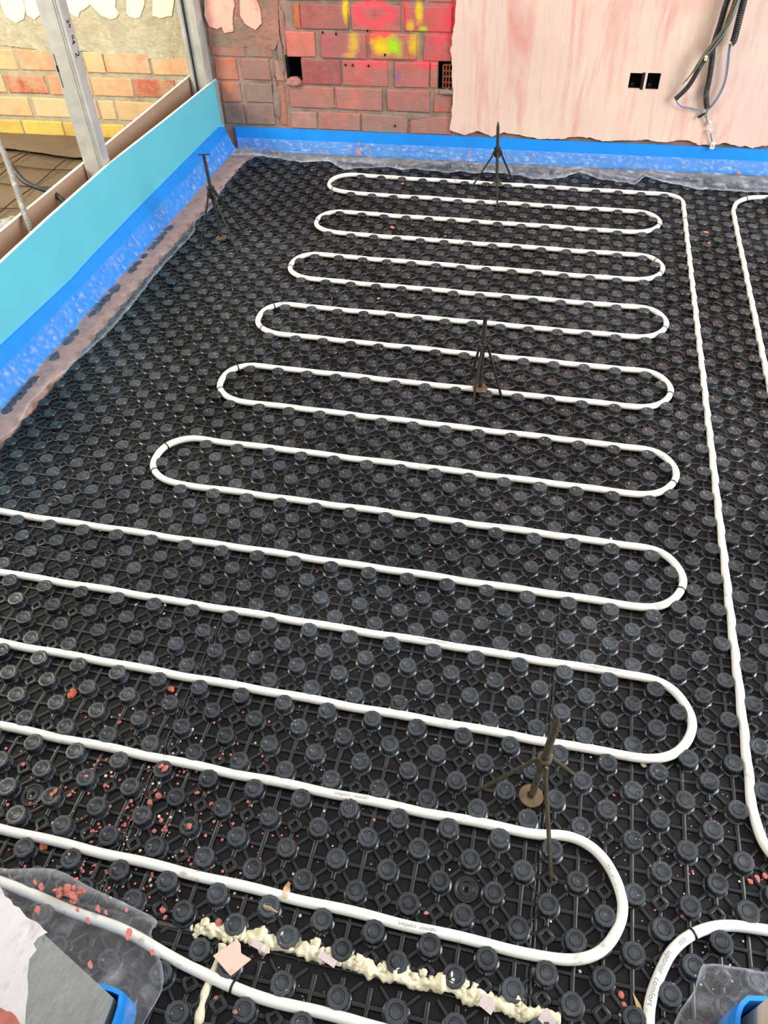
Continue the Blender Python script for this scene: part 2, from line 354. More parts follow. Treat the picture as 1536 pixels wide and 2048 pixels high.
# pier bricks between stud and opening
course(None, None, sl(145), [(431, 474), (484, 540)], [(206, 122, 98), (176, 116, 106)], .55, (.335, .428))
course(None, None, sl(115), [(424, 490), (495, 545)], [(178, 124, 112), (168, 120, 108)], .9, (.437, .49))
course(None, None, sl(195), [(444, 482), (492, 545)], [(204, 122, 98), (156, 118, 108)], .8, (.232, .322))
course(None, None, sl(235), [(449, 486), (492, 550)], [(150, 116, 108), (146, 118, 108)], .8, (.13, .222))
# side-room bricks
LO, LP, LR, LY = (240, 194, 146), (244, 208, 164), (204, 112, 86), (240, 204, 104)
def lsp(v, spans): return [(px(a, v), px(b, v)) for a, b in spans]
for (a, b), c in zip(lsp(118, [(-60, 31), (38, 120), (126, 164), (170, 206), (210, 296), (302, 392)]), [LO, (234, 172, 130), LO, LO, (236, 176, 136), (238, 184, 140)]): brick(a, b, .345, .437, c, .75)
for (a, b), c in zip(lsp(165, [(-90, 9), (14, 92), (98, 148), (152, 180), (184, 264), (268, 350), (356, 396)]), [LO, LR, (228, 160, 124), LO, (236, 180, 138), LR, LO]): brick(a, b, .236, .320, c, .5)
for (a, b), c in zip(lsp(215, [(-70, 62), (70, 150), (157, 196), (200, 230), (234, 310), (316, 400)]), [LO, LP, LO, LP, LO, LO]): brick(a, b, .122, .214, c, .55)
for (a, b), c in zip(lsp(255, [(-60, 45), (49, 126), (130, 180), (186, 250), (255, 330)]), [LY, LY, (226, 184, 92), LY, LY]): brick(a, b, .005, .098, c, .15)
me = mesh_of('bricks', BV, BF); at = me.color_attributes.new('tint', 'FLOAT_COLOR', 'POINT'); at.data.foreach_set('color', np.array(BC, 'f').ravel())
link('bricks', me, M['brick'], wall)
# rough mortar lumps, hollow brick end in the right hole, drilled holes
def blobs(name, items, mt, parent, seed=0, sub=3, amp=.35):
    bm = bmesh.new()
    for (c, r) in items:
        b2 = bmesh.ops.create_icosphere(bm, subdivisions=sub, radius=1)
        for v in b2['verts']:
            k = 1+amp*nz(v.co.x*1.6+seed+c[0]*50, v.co.y*1.6+c[1]*50, v.co.z*1.6)+amp*.4*nz(v.co.x*5+seed, v.co.y*5, v.co.z*5+c[0]*40)
            v.co = Vector((c[0]+v.co.x*r[0]*k, c[1]+v.co.y*r[1]*k, c[2]+v.co.z*r[2]*k))
    me = bpy.data.meshes.new(name); bm.to_mesh(me); bm.free(); return link(name, me, mt, parent, 60)
def wb(u, v, rx, rz, ry=.012): p = onw(u, v); return ((p[0], wy(p[0])-.001, p[2]), (rx, ry, rz))
blobs('mortar_lump', [wb(588, 163, .04, .022, .03), wb(895, 184, .04, .014, .02), wb(566, 60, .012, .1), wb(562, 120, .016, .09), wb(555, 200, .02, .1), wb(800, 232, .15, .018, .006), wb(640, 212, .1, .012, .006)], M['mortar'], wall)
m = MB(); hx0, hx1, hz0, hz1 = holes[1]; hx0 += .022; hz1 -= .02
for i in range(4):
    x = hx0+(hx1-hx0)*i/3; m.box(x-.003, x+.003, wy(x)+.012, wy(x)+.09, hz0, hz1)
for j in range(5):
    z = hz0+(hz1-hz0)*j/4; m.box(hx0, hx1, wy(hx0)+.013, wy(hx0)+.09, z-.003, z+.003)
m.obj('hollow_brick_end', M['red_brick'], wall)
m = MB()
for u, v in [(645, 65), (672, 68), (691, 130), (705, 131), (737, 132), (790, 252), (735, 62), (770, 110)]:
    p = onw(u, v, .011); a = .006; m.add([(p[0]-a, p[1], p[2]), (p[0], p[1], p[2]-a*1.4), (p[0]+a, p[1], p[2]+a*.3), (p[0], p[1], p[2]+a*1.3)], [(0, 1, 2, 3)])
m.obj('drill_hole', M['dark'], wall)
# plaster coat on the right half, with the socket openings
XP = px(906, 150)
outl = [(XP, 2.58), (XP+.004, .62), (XP-.012, .5), (XP+.006, .3), (XP, .147)]
bot = [(905, 262), (930, 268), (955, 260), (985, 270), (1010, 262), (1040, 268), (1075, 275), (1100, 280), (1130, 274), (1150, 270), (1180, 272), (1205, 285), (1235, 278), (1290, 277), (1330, 282), (1372, 276), (1400, 288), (1450, 284), (1500, 292), (1536, 288)]
outl += [(float(onw(u, v)[0]), max(.124, float(onw(u, v)[2]))) for u, v in bot[1:]]+[(2.28, .135), (2.28, 2.58)]
e = .003
wallpoly('plaster_coat', outl[::-1], M['pinkcoat'], wall, .014, [[(h[0]+e, h[2]+e), (h[1]-e, h[2]+e), (h[1]-e, h[3]-e), (h[0]+e, h[3]-e)] for h in holes[2:]], base=.004, rag=.006)
m = MB(); u0 = onw(1289, 140)[0]; m.box(u0-.006, u0+.006, wy(u0)-.02, wy(u0)+.04, holes[2][2], holes[2][3])
for h in holes[2:]:
    m.box(h[0], h[1], wy(h[0])-.010, wy(h[0])-.004, h[2]-.002, h[2]+.006); m.box(h[0]+.012, h[0]+.03, wy(h[0])+.01, wy(h[0])+.02, h[2]+.004, h[2]+.02)
m.obj('back_box', M['band'], wall)
P = lambda L: [(float(onw(u, v)[0]), float(onw(u, v)[2])) for u, v in L]
for L, k in (([(0, -40), (4, 8), (14, 33), (35, 45), (50, 36), (53, 20), (46, -10), (48, -40)], 'patch_cream'), ([(52, -40), (50, 0), (56, 28), (72, 38), (86, 25), (88, 8), (82, -40)], 'patch_cream'),
             ([(112, -40), (120, 10), (150, 30), (158, 33), (162, 22), (175, 15), (182, 8), (205, 30), (222, 38), (234, 36), (240, 26), (232, 14), (238, -40)], 'patch_cream'),
             ([(254, -40), (255, 25), (262, 33), (275, 36), (282, 34), (290, 10), (292, -40)], 'patch_cream'), ([(308, -40), (307, 30), (322, 35), (345, 30), (350, 0), (350, -40)], 'patch_cream'),
             ([(410, -40), (411, 30), (420, 52), (435, 56), (445, 53), (450, 64), (468, 62), (466, 35), (470, 10), (460, -40)], 'patch_pink'),
             ([(480, -40), (482, 30), (492, 46), (512, 59), (525, 45), (522, 20), (512, -10), (510, -40)], 'patch_pink')):
    wallpoly('plaster_patch', P(L), M[k], wall, .012, base=0, rag=.003)
# cement render above side-room bricks and pier
wallpoly('render_coat', P([(-120, 70), (0, 88), (40, 94), (75, 98), (125, 112), (170, 100), (185, 104), (215, 110), (270, 116), (330, 118), (388, 112), (376, -20), (-120, -40)])[::-1],
         mat('sandy_render', (186, 176, 150), .95, var=.16, vscale=14, bump=1, bscale=28, bdist=.012, dirt=(222, 208, 176), dirt_scale=11, dirt_lo=.56, dirt_hi=.68), wall, .007, rag=.006)
wallpoly('render_coat', P([(416, 30), (420, 92), (470, 96), (520, 88), (548, 100), (560, 80), (556, -10), (416, -20)])[::-1],
         mat('pier_render', (164, 118, 106), .95, var=.2, vscale=10, bump=1, bscale=34, bdist=.012, dirt=(134, 116, 100), dirt_scale=7, dirt_lo=.5, dirt_hi=.6), wall, .006, rag=.006)
m = MB(); m.box(-3.2, -1.412, -.6, wy(-2.3)-.002, -.12, -.006); struct(m.obj('floor', M['screed']))
# doorway jambs behind/below the camera
def jamb(x0, x1, y0, y1, mt, name, sgn):
    V = []; Fc = []; nyz = (10, 60); xe = x1 if sgn > 0 else x0
    m2 = MB(); m2.box(x0+(0 if sgn > 0 else .004), x1-(.004 if sgn > 0 else 0), y0, y1, 0, 2.5); o = struct(m2.obj(name, mt)); return o
jl = jamb(-1.28, -.084, -1.42, -1.013, M['greycem'], 'wall_front', 1)
jr = jamb(.915, 2.28, -1.42, -.815, M['cream'], 'wall_front', -1)
def revealpoly(name, yz, x, mt, parent, th=.003):
    bm = bmesh.new(); L = []
    for i in range(len(yz)):
        a = np.array(yz[i]); b = np.array(yz[(i+1) % len(yz)]); k = max(1, int(np.linalg.norm(b-a)/.012)); L += [a+(b-a)*j/k for j in range(k)]
    vs = [bm.verts.new((x, y+.004*nz(y*50, z*50), z+.005*nz(y*50, z*50, 5))) for y, z in L]
    f = bm.faces.new(vs); r = bmesh.ops.extrude_face_region(bm, geom=[f])
    for v in [g for g in r['geom'] if isinstance(g, bmesh.types.BMVert)]: v.co.x -= th
    bmesh.ops.triangulate(bm, faces=bm.faces); bmesh.ops.recalc_face_normals(bm, faces=bm.faces)
    me = bpy.data.meshes.new(name); bm.to_mesh(me); bm.free(); return link(name, me, mt, parent)
def J(u, v): p = onx(u, v, -.081); return (float(p[1]), float(p[2]))
revealpoly('plaster_coat', [J(u, v) for u, v in [(16, 1797), (50, 1832), (92, 1862), (72, 1872), (62, 1888), (68, 1900), (56, 1915), (52, 1950), (50, 1990), (47, 2030), (40, 2080), (0, 2120), (-60, 2060), (-60, 1800), (-40, 1740)]], -.078, M['tornpaper'], jl)
revealpoly('plaster_coat', [J(u, v) for u, v in [(-20, 2010), (6, 2018), (30, 2040), (44, 2060), (0, 2120)]], -.076, M['crumb'], jl)
# mortar ledge along the left partition
V, Fc = [], []; ny, nx = 260, 9
for i in range(ny):
    y = -.9+3.6*i/(ny-1)
    for j in range(nx):
        x = -1.287+.155*j/(nx-1)+(.02*nz(y*9, 2.)+.01*nz(y*40, 5.) if j == nx-1 else 0)
        V.append((x, y, (.012+.006*nz(x*30, y*30)) if j < nx-1 else -.003))
Fc = [(i*nx+j, (i)*nx+j+1, (i+1)*nx+j+1, (i+1)*nx+j) for i in range(ny-1) for j in range(nx-1)]
o = link('trim_1', mesh_of('mortar_ledge', V, Fc), M['pinkmort'], None, 80); struct(o)

# ------------------------------------------------------------------ studded mats
def nub_mesh():
    n = 40; prof = [(.0232, 0), (.0229, .0022), (.0214, .0030), (.0203, .0044), (.0182, .0148), (.0192, .0162), (.0196, .0198), (.0185, .0217), (.0152, .0221), (.0122, .0216), (.0112, .0206), (.0103, .0218), (.0086, .0218), (.0073, .0205), (.0020, .0201)]
    V = []; Fc = []
    for k, (r, z) in enumerate(prof):
        for i in range(n):
            a = i/n*2*math.pi; rr = r
            if 4 < k < 8: rr = r*(1+.022*(1 if (i % 4) < 3 else -1.2))
            elif 2 < k <= 4: rr = r*(1-.07*abs(math.sin(a*3)))
            elif k == 8: rr = r*(1+.02*math.cos(a*10))
            V.append((rr*math.cos(a), rr*math.sin(a), z))
    for k in range(len(prof)-1): Fc += [(k*n+i, k*n+(i+1) % n, (k+1)*n+(i+1) % n, (k+1)*n+i) for i in range(n)]
    Fc.append(tuple((len(prof)-1)*n+i for i in range(n)))
    me = mesh_of('stud', V, Fc); me.materials.append(M['stud'])
    me.polygons.foreach_set('use_smooth', [True]*len(me.polygons)); me.set_sharp_from_angle(angle=math.radians(28)); return me
NUB = nub_mesh()
nco = np.zeros(len(NUB.vertices)*3, 'f'); NUB.vertices.foreach_get('co', nco); nco = nco.reshape(-1, 3); nfaces = [tuple(p.vertices) for p in NUB.polygons]
DISCS = [(.35, .10), (-.45, -.70), (-.75, .90), (-.15, .10), (.45, -.70), (.55, .60), (-.05, 1.9), (1.05, 1.4), (-.85, .1), (.75, 1.6)]
def seg(mb, x0, y0, x1, y1, w=.0105, h=.0046, z=0.):
    d = np.array([x1-x0, y1-y0]); L = np.linalg.norm(d)
    if L < 1e-4: return
    n = np.array([-d[1], d[0]])/L; a = w/2; V = []
    for pt in (np.array([x0, y0]), np.array([x1, y1])):
        for s, zz in ((-a, z), (-a+.0009, z+h*.72), (-a+.0022, z+h), (a-.0022, z+h), (a-.0009, z+h*.72), (a, z)): V.append((*(pt+n*s), zz))
    mb.add(V, [(6+k, 7+k, 1+k, k) for k in range(5)])
def frame(mb, lx, ly, R, r, h=.0056):
    V = []
    for rr, zz in ((R, 0), (R-.0008, h*.75), (R-.0026, h), (r+.0018, h), (r+.0004, h*.75), (r, .0012)):
        V += [(lx+rr, ly, zz), (lx, ly+rr, zz), (lx-rr, ly, zz), (lx, ly-rr, zz)]
    mb.add(V, [(k*4+i, k*4+(i+1) % 4, k*4+4+(i+1) % 4, k*4+4+i) for k in range(5) for i in range(4)])
def clipseg(mb, x0, y0, x1, y1, B, **k):
    (a0, b0, a1, b1) = B; t0, t1 = 0., 1.; dx, dy = x1-x0, y1-y0
    for p, q in ((-dx, x0-a0), (dx, b0-x0), (-dy, y0-a1), (dy, b1-y0)):
        if abs(p) < 1e-9:
            if q < 0: return
        else:
            r = q/p
            if p < 0: t0 = max(t0, r)
            else: t1 = min(t1, r)
    if t1-t0 > .02: seg(mb, x0+dx*t0, y0+dy*t0, x0+dx*t1, y0+dy*t1, **k)
def infront(x, y, z=0.):
    q = RN.T @ (np.array([x, y, z])-CAM)
    if q[2] > -.05: return False
    u, v = 768+F*q[0]/-q[2], 1024-F*q[1]/-q[2]
    return -25 < u < 1561 and -25 < v < 2073
def mat_panel(x0, x1, y0, y1, label, ox=0., oy=0., zt=0., flatrow=None):
    root = empty('studded_heating_mat', ((x0+x1)/2, (y0+y1)/2, zt)); cx, cy = root.location.x, root.location.y
    tag(root, label, 'floor heating mat', 'black studded mats covering the floor')
    mb = MB(); mb.box(x0-cx+.001, x1-cx-.001, y0-cy+.001, y1-cy-.001, -.0018, .0008); B = (x0-cx+.001, x1-cx-.001, y0-cy+.001, y1-cy-.001); B = (B[0], B[1], B[2], B[3]); Bc = (B[0], B[1], B[2], B[3])
    # raised rim along seams
    for a, b, c, d in ((x0, y0, x1, y0), (x0, y1, x1, y1), (x0, y0, x0, y1), (x1, y0, x1, y1)):
        e2 = .004; f = lambda v, lo, hi: min(max(v, lo+e2), hi-e2)
        seg(mb, f(a, x0, x1)-cx, f(b, y0, y1)-cy, f(c, x0, x1)-cx, f(d, y0, y1)-cy, w=.007, h=.0034)
    nubs = []
    i0, i1 = int((x0-ox)/.05)-2, int((x1-ox)/.05)+3; j0, j1 = int((y0-oy)/.05)-2, int((y1-oy)/.05)+3
    discs = []
    BB = (Bc[0], Bc[1], Bc[2], Bc[3])
    for i in range(i0, i1):
        for j in range(j0, j1):
            X, Y = ox+i*.05, oy+j*.05; lx, ly = X-cx, Y-cy
            cl = (BB[0], BB[1], BB[2], BB[3])
            C4 = (cl[0], cl[1], cl[2], cl[3])
            CL = (C4[0], C4[1], C4[2], C4[3])
            K = (CL[0], CL[1], CL[2], CL[3])
            if (i+j) % 2 == 0:
                if x0+.016 < X < x1-.010 and y0+.010 < Y < y1-.010: nubs.append((lx, ly))
                r = .022
                for sx_, sy_ in ((1, 1), (1, -1)): clipseg(mb, lx+r*.7*sx_, ly+r*.7*sy_, lx+(.05-r*.7)*sx_, ly+(.05-r*.7)*sy_, K, w=.0092, h=.0044)
            else:
                dd = any(abs(X-a) < .02 and abs(Y-b) < .02 for a, b in DISCS)
                if dd and x0 < X < x1 and y0 < Y < y1: discs.append((lx, ly)); continue
                if i % 2:                                             # plain cross of double ribs
                    clipseg(mb, lx-.028, ly, lx+.028, ly, K); clipseg(mb, lx, ly-.028, lx, ly+.028, K, h=.0048)
                else:                                                 # diamond boss with ribs to the studs
                    r = .0175
                    if x0+r < X < x1-r and y0+r < Y < y1-r: frame(mb, lx, ly, .0205, .0078)
                    for a, b in ((1, 0), (-1, 0), (0, 1), (0, -1)): clipseg(mb, lx+a*.016, ly+b*.016, lx+a*.031, ly+b*.031, K, w=.0105)
    for lx, ly in discs:
        n = 32
        V = []; pr = [(.024, .0008), (.0235, .004), (.0195, .0042), (.0185, .003), (.015, .003), (.014, .0042), (.005, .0044), (.0035, .002), (.001, .0045)]
        for r, z in pr: V += [(lx+r*math.cos(a), ly+r*math.sin(a), z) for a in np.arange(n)/n*2*math.pi]
        mb.add(V, [(k*n+i, k*n+(i+1) % n, (k+1)*n+(i+1) % n, (k+1)*n+i) for k in range(len(pr)-1) for i in range(n)])
    fix = []
    for lx, ly in nubs:                                        # studs give way a little where a pipe bends past them
        v_ = np.array([lx+cx, ly+cy])-ALLP; d_ = np.hypot(v_[:, 0], v_[:, 1]); i_ = int(np.argmin(d_))
        if d_[i_] < .009: continue
        if d_[i_] < .0243: v_ = v_[i_]/d_[i_]*(.0247-d_[i_]); lx += v_[0]; ly += v_[1]
        fix.append((lx, ly))
    nubs = fix
    sh = mb.obj('base_sheet', M['sheet'], root); sh.data.materials.append(M['rib'])
    sh.data.polygons.foreach_set('material_index', [0]*6+[1]*(len(sh.data.polygons)-6)); sh.data.polygons.foreach_set('use_smooth', [False]*6+[True]*(len(sh.data.polygons)-6)); sh.data.set_sharp_from_angle(angle=math.radians(75))
    # studs: those that show largest as parts, the rest as one
    vis = sorted([p for p in nubs if infront(p[0]+cx, p[1]+cy)], key=lambda p: (p[0]+cx-CAM[0])**2+(p[1]+cy-CAM[1])**2)
    inv = [p for p in nubs if not infront(p[0]+cx, p[1]+cy)]
    first, rest = vis[:100], vis[100:]+[p for p in inv if p[1]+cy > -1.45]
    if flatrow is not None: first = [p for p in first if p[1]+cy < flatrow]; rest = [p for p in rest if p[1]+cy < flatrow]
    for lx, ly in first:
        o = bpy.data.objects.new('stud', NUB); COL.objects.link(o); o.parent = root; o.location = (lx, ly, .0008)
        o.rotation_euler = (random.gauss(0, .03), random.gauss(0, .03), random.random()*6.28); s = 1+random.gauss(0, .012); o.scale = (s, s, 1+random.gauss(0, .02))
    if rest:
        n = len(nco); Vs = []; Fs = []
        for k, (lx, ly) in enumerate(rest):
            a = random.random()*6.28; c, s = math.cos(a), math.sin(a); tx, ty = random.gauss(0, .03), random.gauss(0, .03)
            P_ = np.c_[nco[:, 0]*c-nco[:, 1]*s, nco[:, 0]*s+nco[:, 1]*c, nco[:, 2]]; P_[:, 2] += P_[:, 0]*tx+P_[:, 1]*ty
            Vs.append(P_+np.array([lx, ly, .0008])); Fs += [tuple(i+k*n for i in f) for f in nfaces]
        o = link('stud', mesh_of('studs', np.vstack(Vs), Fs), M['stud'], root, 28); o['kind'] = 'stuff'
    return root
# ------------------------------------------------------------------ heating pipes
PZ, PR = .0132, .0098
def arc(cx, cy, r, a0, a1, n=26, sy=1.):
    return [(cx+r*math.cos(math.radians(a0+(a1-a0)*k/n)), cy+r*math.sin(math.radians(a0+(a1-a0)*k/n))*sy, PZ) for k in range(n+1)]
def line(x0, y0, x1, y1):
    n = max(2, int(math.hypot(x1-x0, y1-y0)/.02)); return [(x0+(x1-x0)*k/n, y0+(y1-y0)*k/n, PZ) for k in range(1, n)]
Y = [2.4255-.2*k for k in range(17)]          # A .. Q
path = [(1.12, -.60, PZ)]+[(p[0], p[1], PZ) for p in smooth_path([(1.12, -.60, 0), (1.05, -.565, 0), (1.0, -.522, 0), (.981, -.47, 0), (.979, -.38, 0)])][1:]
path += line(.98, -.38, .98, 2.30); path += arc(.90, 2.345, .08, 0, 90)
LX = [-.535, -.485, -.48, -.48, -.475, -.53]; RX = .775
cur = (.90, Y[0])
for k in range(6):                            # loops A-B .. K-L
    lx = LX[k]; path += line(cur[0], cur[1], lx, Y[2*k]); path += arc(lx, (Y[2*k]+Y[2*k+1])/2, .1, 90, 270)
    path += line(lx, Y[2*k+1], RX, Y[2*k+1]); path += arc(RX, (Y[2*k+1]+Y[2*k+2])/2, .1, 90, -90); cur = (RX, Y[2*k+2])
path += line(cur[0], cur[1], -1.0, Y[12]); path += arc(-1.0, Y[12]-.1, .1, 90, 270); path += line(-1.0, Y[13], RX, Y[13]); path += arc(RX, Y[13]-.1, .1, 90, -90)
path += line(RX, Y[14], -1.0, Y[14]); path += arc(-1.0, Y[14]-.1, .1, 90, 270); path += line(-1.0, Y[15], .60, Y[15]); path += arc(.622, Y[15]-.1015, .110, 96, -90)
path += line(.622, Y[15]-.2115, -1.0, Y[16]-.002)
def snake(P, step=.007):
    P = resample(np.array(P), step)
    K = np.ones(7)/7
    for _ in range(2):                                                 # ease straight-to-bend joints
        Q = P.copy()
        for c in range(3): Q[3:-3, c] = np.convolve(P[:, c], K, 'valid')
        P = Q
    dT = np.gradient(np.gradient(P[:, :2], axis=0), axis=0); cv = np.linalg.norm(dT, axis=1)/step**2; cv = np.clip(cv/10., 0, 1); cv = np.convolve(np.pad(cv, 10, 'edge'), np.ones(21)/21, 'valid')
    P[:, 2] = PZ+.0008*np.sin(np.arange(len(P))*.11)+.0042*cv
    P[:, 0] += .0011*np.sin(P[:, 1]*math.pi/.05); P[:, 1] += .0012*np.sin(P[:, 0]*math.pi/.1)+.0015*np.sin(P[:, 0]*2.1+P[:, 1]*3)
    return P
def make_pipe(P, label):
    o = tube('heating_pipe', P, PR, M['pipe'], None, 16, 60); tag(o, label, 'pipe', 'white underfloor heating pipes'); return o
MAIN = snake(path); pipe = make_pipe(MAIN, 'white heating pipe laid in long back-and-forth loops across the black mats')
def fl(L, z=PZ): return [(float(onz(u, v, z)[0]), float(onz(u, v, z)[1]), z) for u, v in L]
TP = snake([(1.5, 2.476, PZ)]+fl([(1536, 395)])+[(1.27, 2.448, PZ), (1.215, 2.40, PZ), (1.19, 2.33, PZ)]+line(1.185, 2.3, 1.18, .4)); tp = make_pipe(TP, 'white heating pipe at the right edge coming off the back wall')
UP = snake([tuple(p) for p in smooth_path([(1.35, -.66, PZ), (1.15, -.655, PZ), (.983, -.662, PZ), (.919, -.666, PZ), (.866, -.687, PZ), (.822, -.723, PZ), (.791, -.773, PZ), (.778, -.814, PZ), (.773, -.87, PZ), (.772, -1.0, PZ), (.78, -1.2, PZ)])])
up = make_pipe(UP, 'white heating pipe curving at the lower right corner with grey printed text')
RP = snake([tuple(p) for p in smooth_path([(-.42, -.87, .02), (-.3, -.885, .02), (-.15, -.90, .02), (-.058, -.918, .018), (.015, -.934, PZ), (.084, -.945, PZ), (.165, -.948, PZ), (.314, -.948, PZ), (.5, -.95, PZ), (.7, -1.0, PZ)])])
rp_ = make_pipe(RP, 'white heating pipe at the bottom edge emerging from under the clear film')
ALLP = np.vstack([MAIN, TP, UP, RP])[:, :2]
mat_panel(-1.13, -.223, 1.33, 2.60, 'black studded heating mat in the far left corner below the teal board')
mat_panel(-.223, .577, 1.33, 2.62, 'black studded heating mat at the back wall under the rod tripod with the pointed tip')
mat_panel(.577, 1.45, 1.33, 2.64, 'black studded heating mat at the back wall under the plastered section and hanging wires')
mat_panel(-1.13, -.223, -.07, 1.33, 'black studded heating mat at the left with mostly no pipe, beside the film edge')
mat_panel(-.223, .577, -.07, 1.33, 'black studded heating mat in the middle of the floor under the second nearest rod tripod')
mat_panel(.577, 1.45, -.07, 1.33, 'black studded heating mat at the right middle crossed by the long straight pipe')
mat_panel(-1.13, -.223, -.87, -.07, 'black studded heating mat at lower left sprinkled with pink plaster crumbs')
mat_panel(-.223, .577, -.868, -.07, 'black studded heating mat in the foreground under the nearest rod tripod')
mat_panel(.577, 1.45, -1.25, -.07, 'black studded heating mat at lower right around the printed curved pipe')
mat_panel(-.60, .030, -1.35, -.874, 'small cut piece of black studded mat left of the yellow foam gap in the doorway', ox=.002, oy=-.902)
mat_panel(.038, .572, -1.35, -.872, 'cut strip of black studded mat below the yellow foam line in the doorway', ox=.162, oy=-.922)

def near(Pp, x, y): return int(np.argmin((Pp[:, 0]-x)**2+(Pp[:, 1]-y)**2))
def bandat(Pp, u, v, parent):
    q = onz(u, v, .018); i = near(Pp, q[0], q[1]); i = min(max(i, 2), len(Pp)-3); t = Pp[i+1]-Pp[i-1]; t /= np.linalg.norm(t); c = Pp[i]
    pts = [c-t*.0022, c-t*.0021, c-t*.0014, c+t*.0014, c+t*.0021, c+t*.0022]
    o = tube('tie_band', pts, [PR*.9, PR+.0008, PR+.0014, PR+.0014, PR+.0008, PR*.9], M['band'], parent, 18)
    o['label'] = 'black band around the pipe'
for u, v in [(663, 380), (637, 443), (587, 534), (545, 607), (527, 655), (475, 735), (452, 776), (334, 893), (305, 942), (1315, 452), (1313, 520), (1320, 547), (1326, 655), (1344, 790), (1357, 972), (1366, 1180)]: bandat(MAIN, u, v, pipe)
bandat(MAIN, 1372, 438, pipe); bandat(TP, 1496, 398, tp); bandat(UP, 1391, 1870, up); bandat(RP, 463, 1976, rp_)
def printed(Pp, u, v, text, parent, size=.0105, ang=55, sgn=1, u2=None):
    """lettering wrapped on the pipe surface"""
    cu = bpy.data.curves.new('t', 'FONT'); cu.body = text; cu.size = size; cu.space_character = 1.05
    to = bpy.data.objects.new('t', cu); COL.objects.link(to); bpy.context.view_layer.update()
    me = bpy.data.meshes.new_from_object(to.evaluated_get(bpy.context.evaluated_depsgraph_get())); bpy.data.objects.remove(to)
    bm = bmesh.new(); bm.from_mesh(me); bmesh.ops.triangulate(bm, faces=bm.faces); bmesh.ops.subdivide_edges(bm, edges=[e_ for e_ in bm.edges if e_.calc_length() > .004], cuts=1)
    q = onz(u, v, .018); i0 = near(Pp, q[0], q[1]); d = np.r_[0, np.cumsum(np.linalg.norm(np.diff(Pp, axis=0), axis=1))]; s0 = d[i0]
    for vtx in bm.verts:
        s = s0+sgn*vtx.co.x; i = int(np.clip(np.searchsorted(d, s)-1, 1, len(Pp)-3)); f = (s-d[i])/max(1e-6, d[i+1]-d[i]); c = Pp[i]+(Pp[i+1]-Pp[i])*f
        t = Pp[i+1]-Pp[i-1]; t /= np.linalg.norm(t)*1.; side = np.cross(t*sgn, [0, 0, 1]); side /= np.linalg.norm(side)      # right hand of reading direction
        a = math.radians(ang)-0.  # angle on the tube from its right side up
        th = a+(vtx.co.y-size*.35)/PR; p = c+(side*math.cos(th)+np.array([0, 0, 1])*math.sin(th))*(PR+.00035); vtx.co = Vector(p)
    bm.normal_update(); me2 = bpy.data.meshes.new('printed_text'); bm.to_mesh(me2); bm.free(); bpy.data.meshes.remove(me)
    o = link('printed_text', me2, M['ink'], parent); o['label'] = 'grey printed lettering on the pipe'; return o
printed(UP, 1334, 1906, 'uponor  comfort', up, .0135, 85, 1)
printed(UP, 1352, 1890, 'IIIII', up, .012, 85, -1)
for u, v in [(895, 1290), (735, 1597), (870, 1850), (1025, 1056), (1165, 882), (1240, 1335)]: q_ = onz(u, v, .018); i_ = near(MAIN, q_[0], q_[1]); printed(MAIN, u, v, 'uponor  comfort', pipe, .0095, 100, -1 if MAIN[i_+1][0] > MAIN[i_-1][0] else 1)

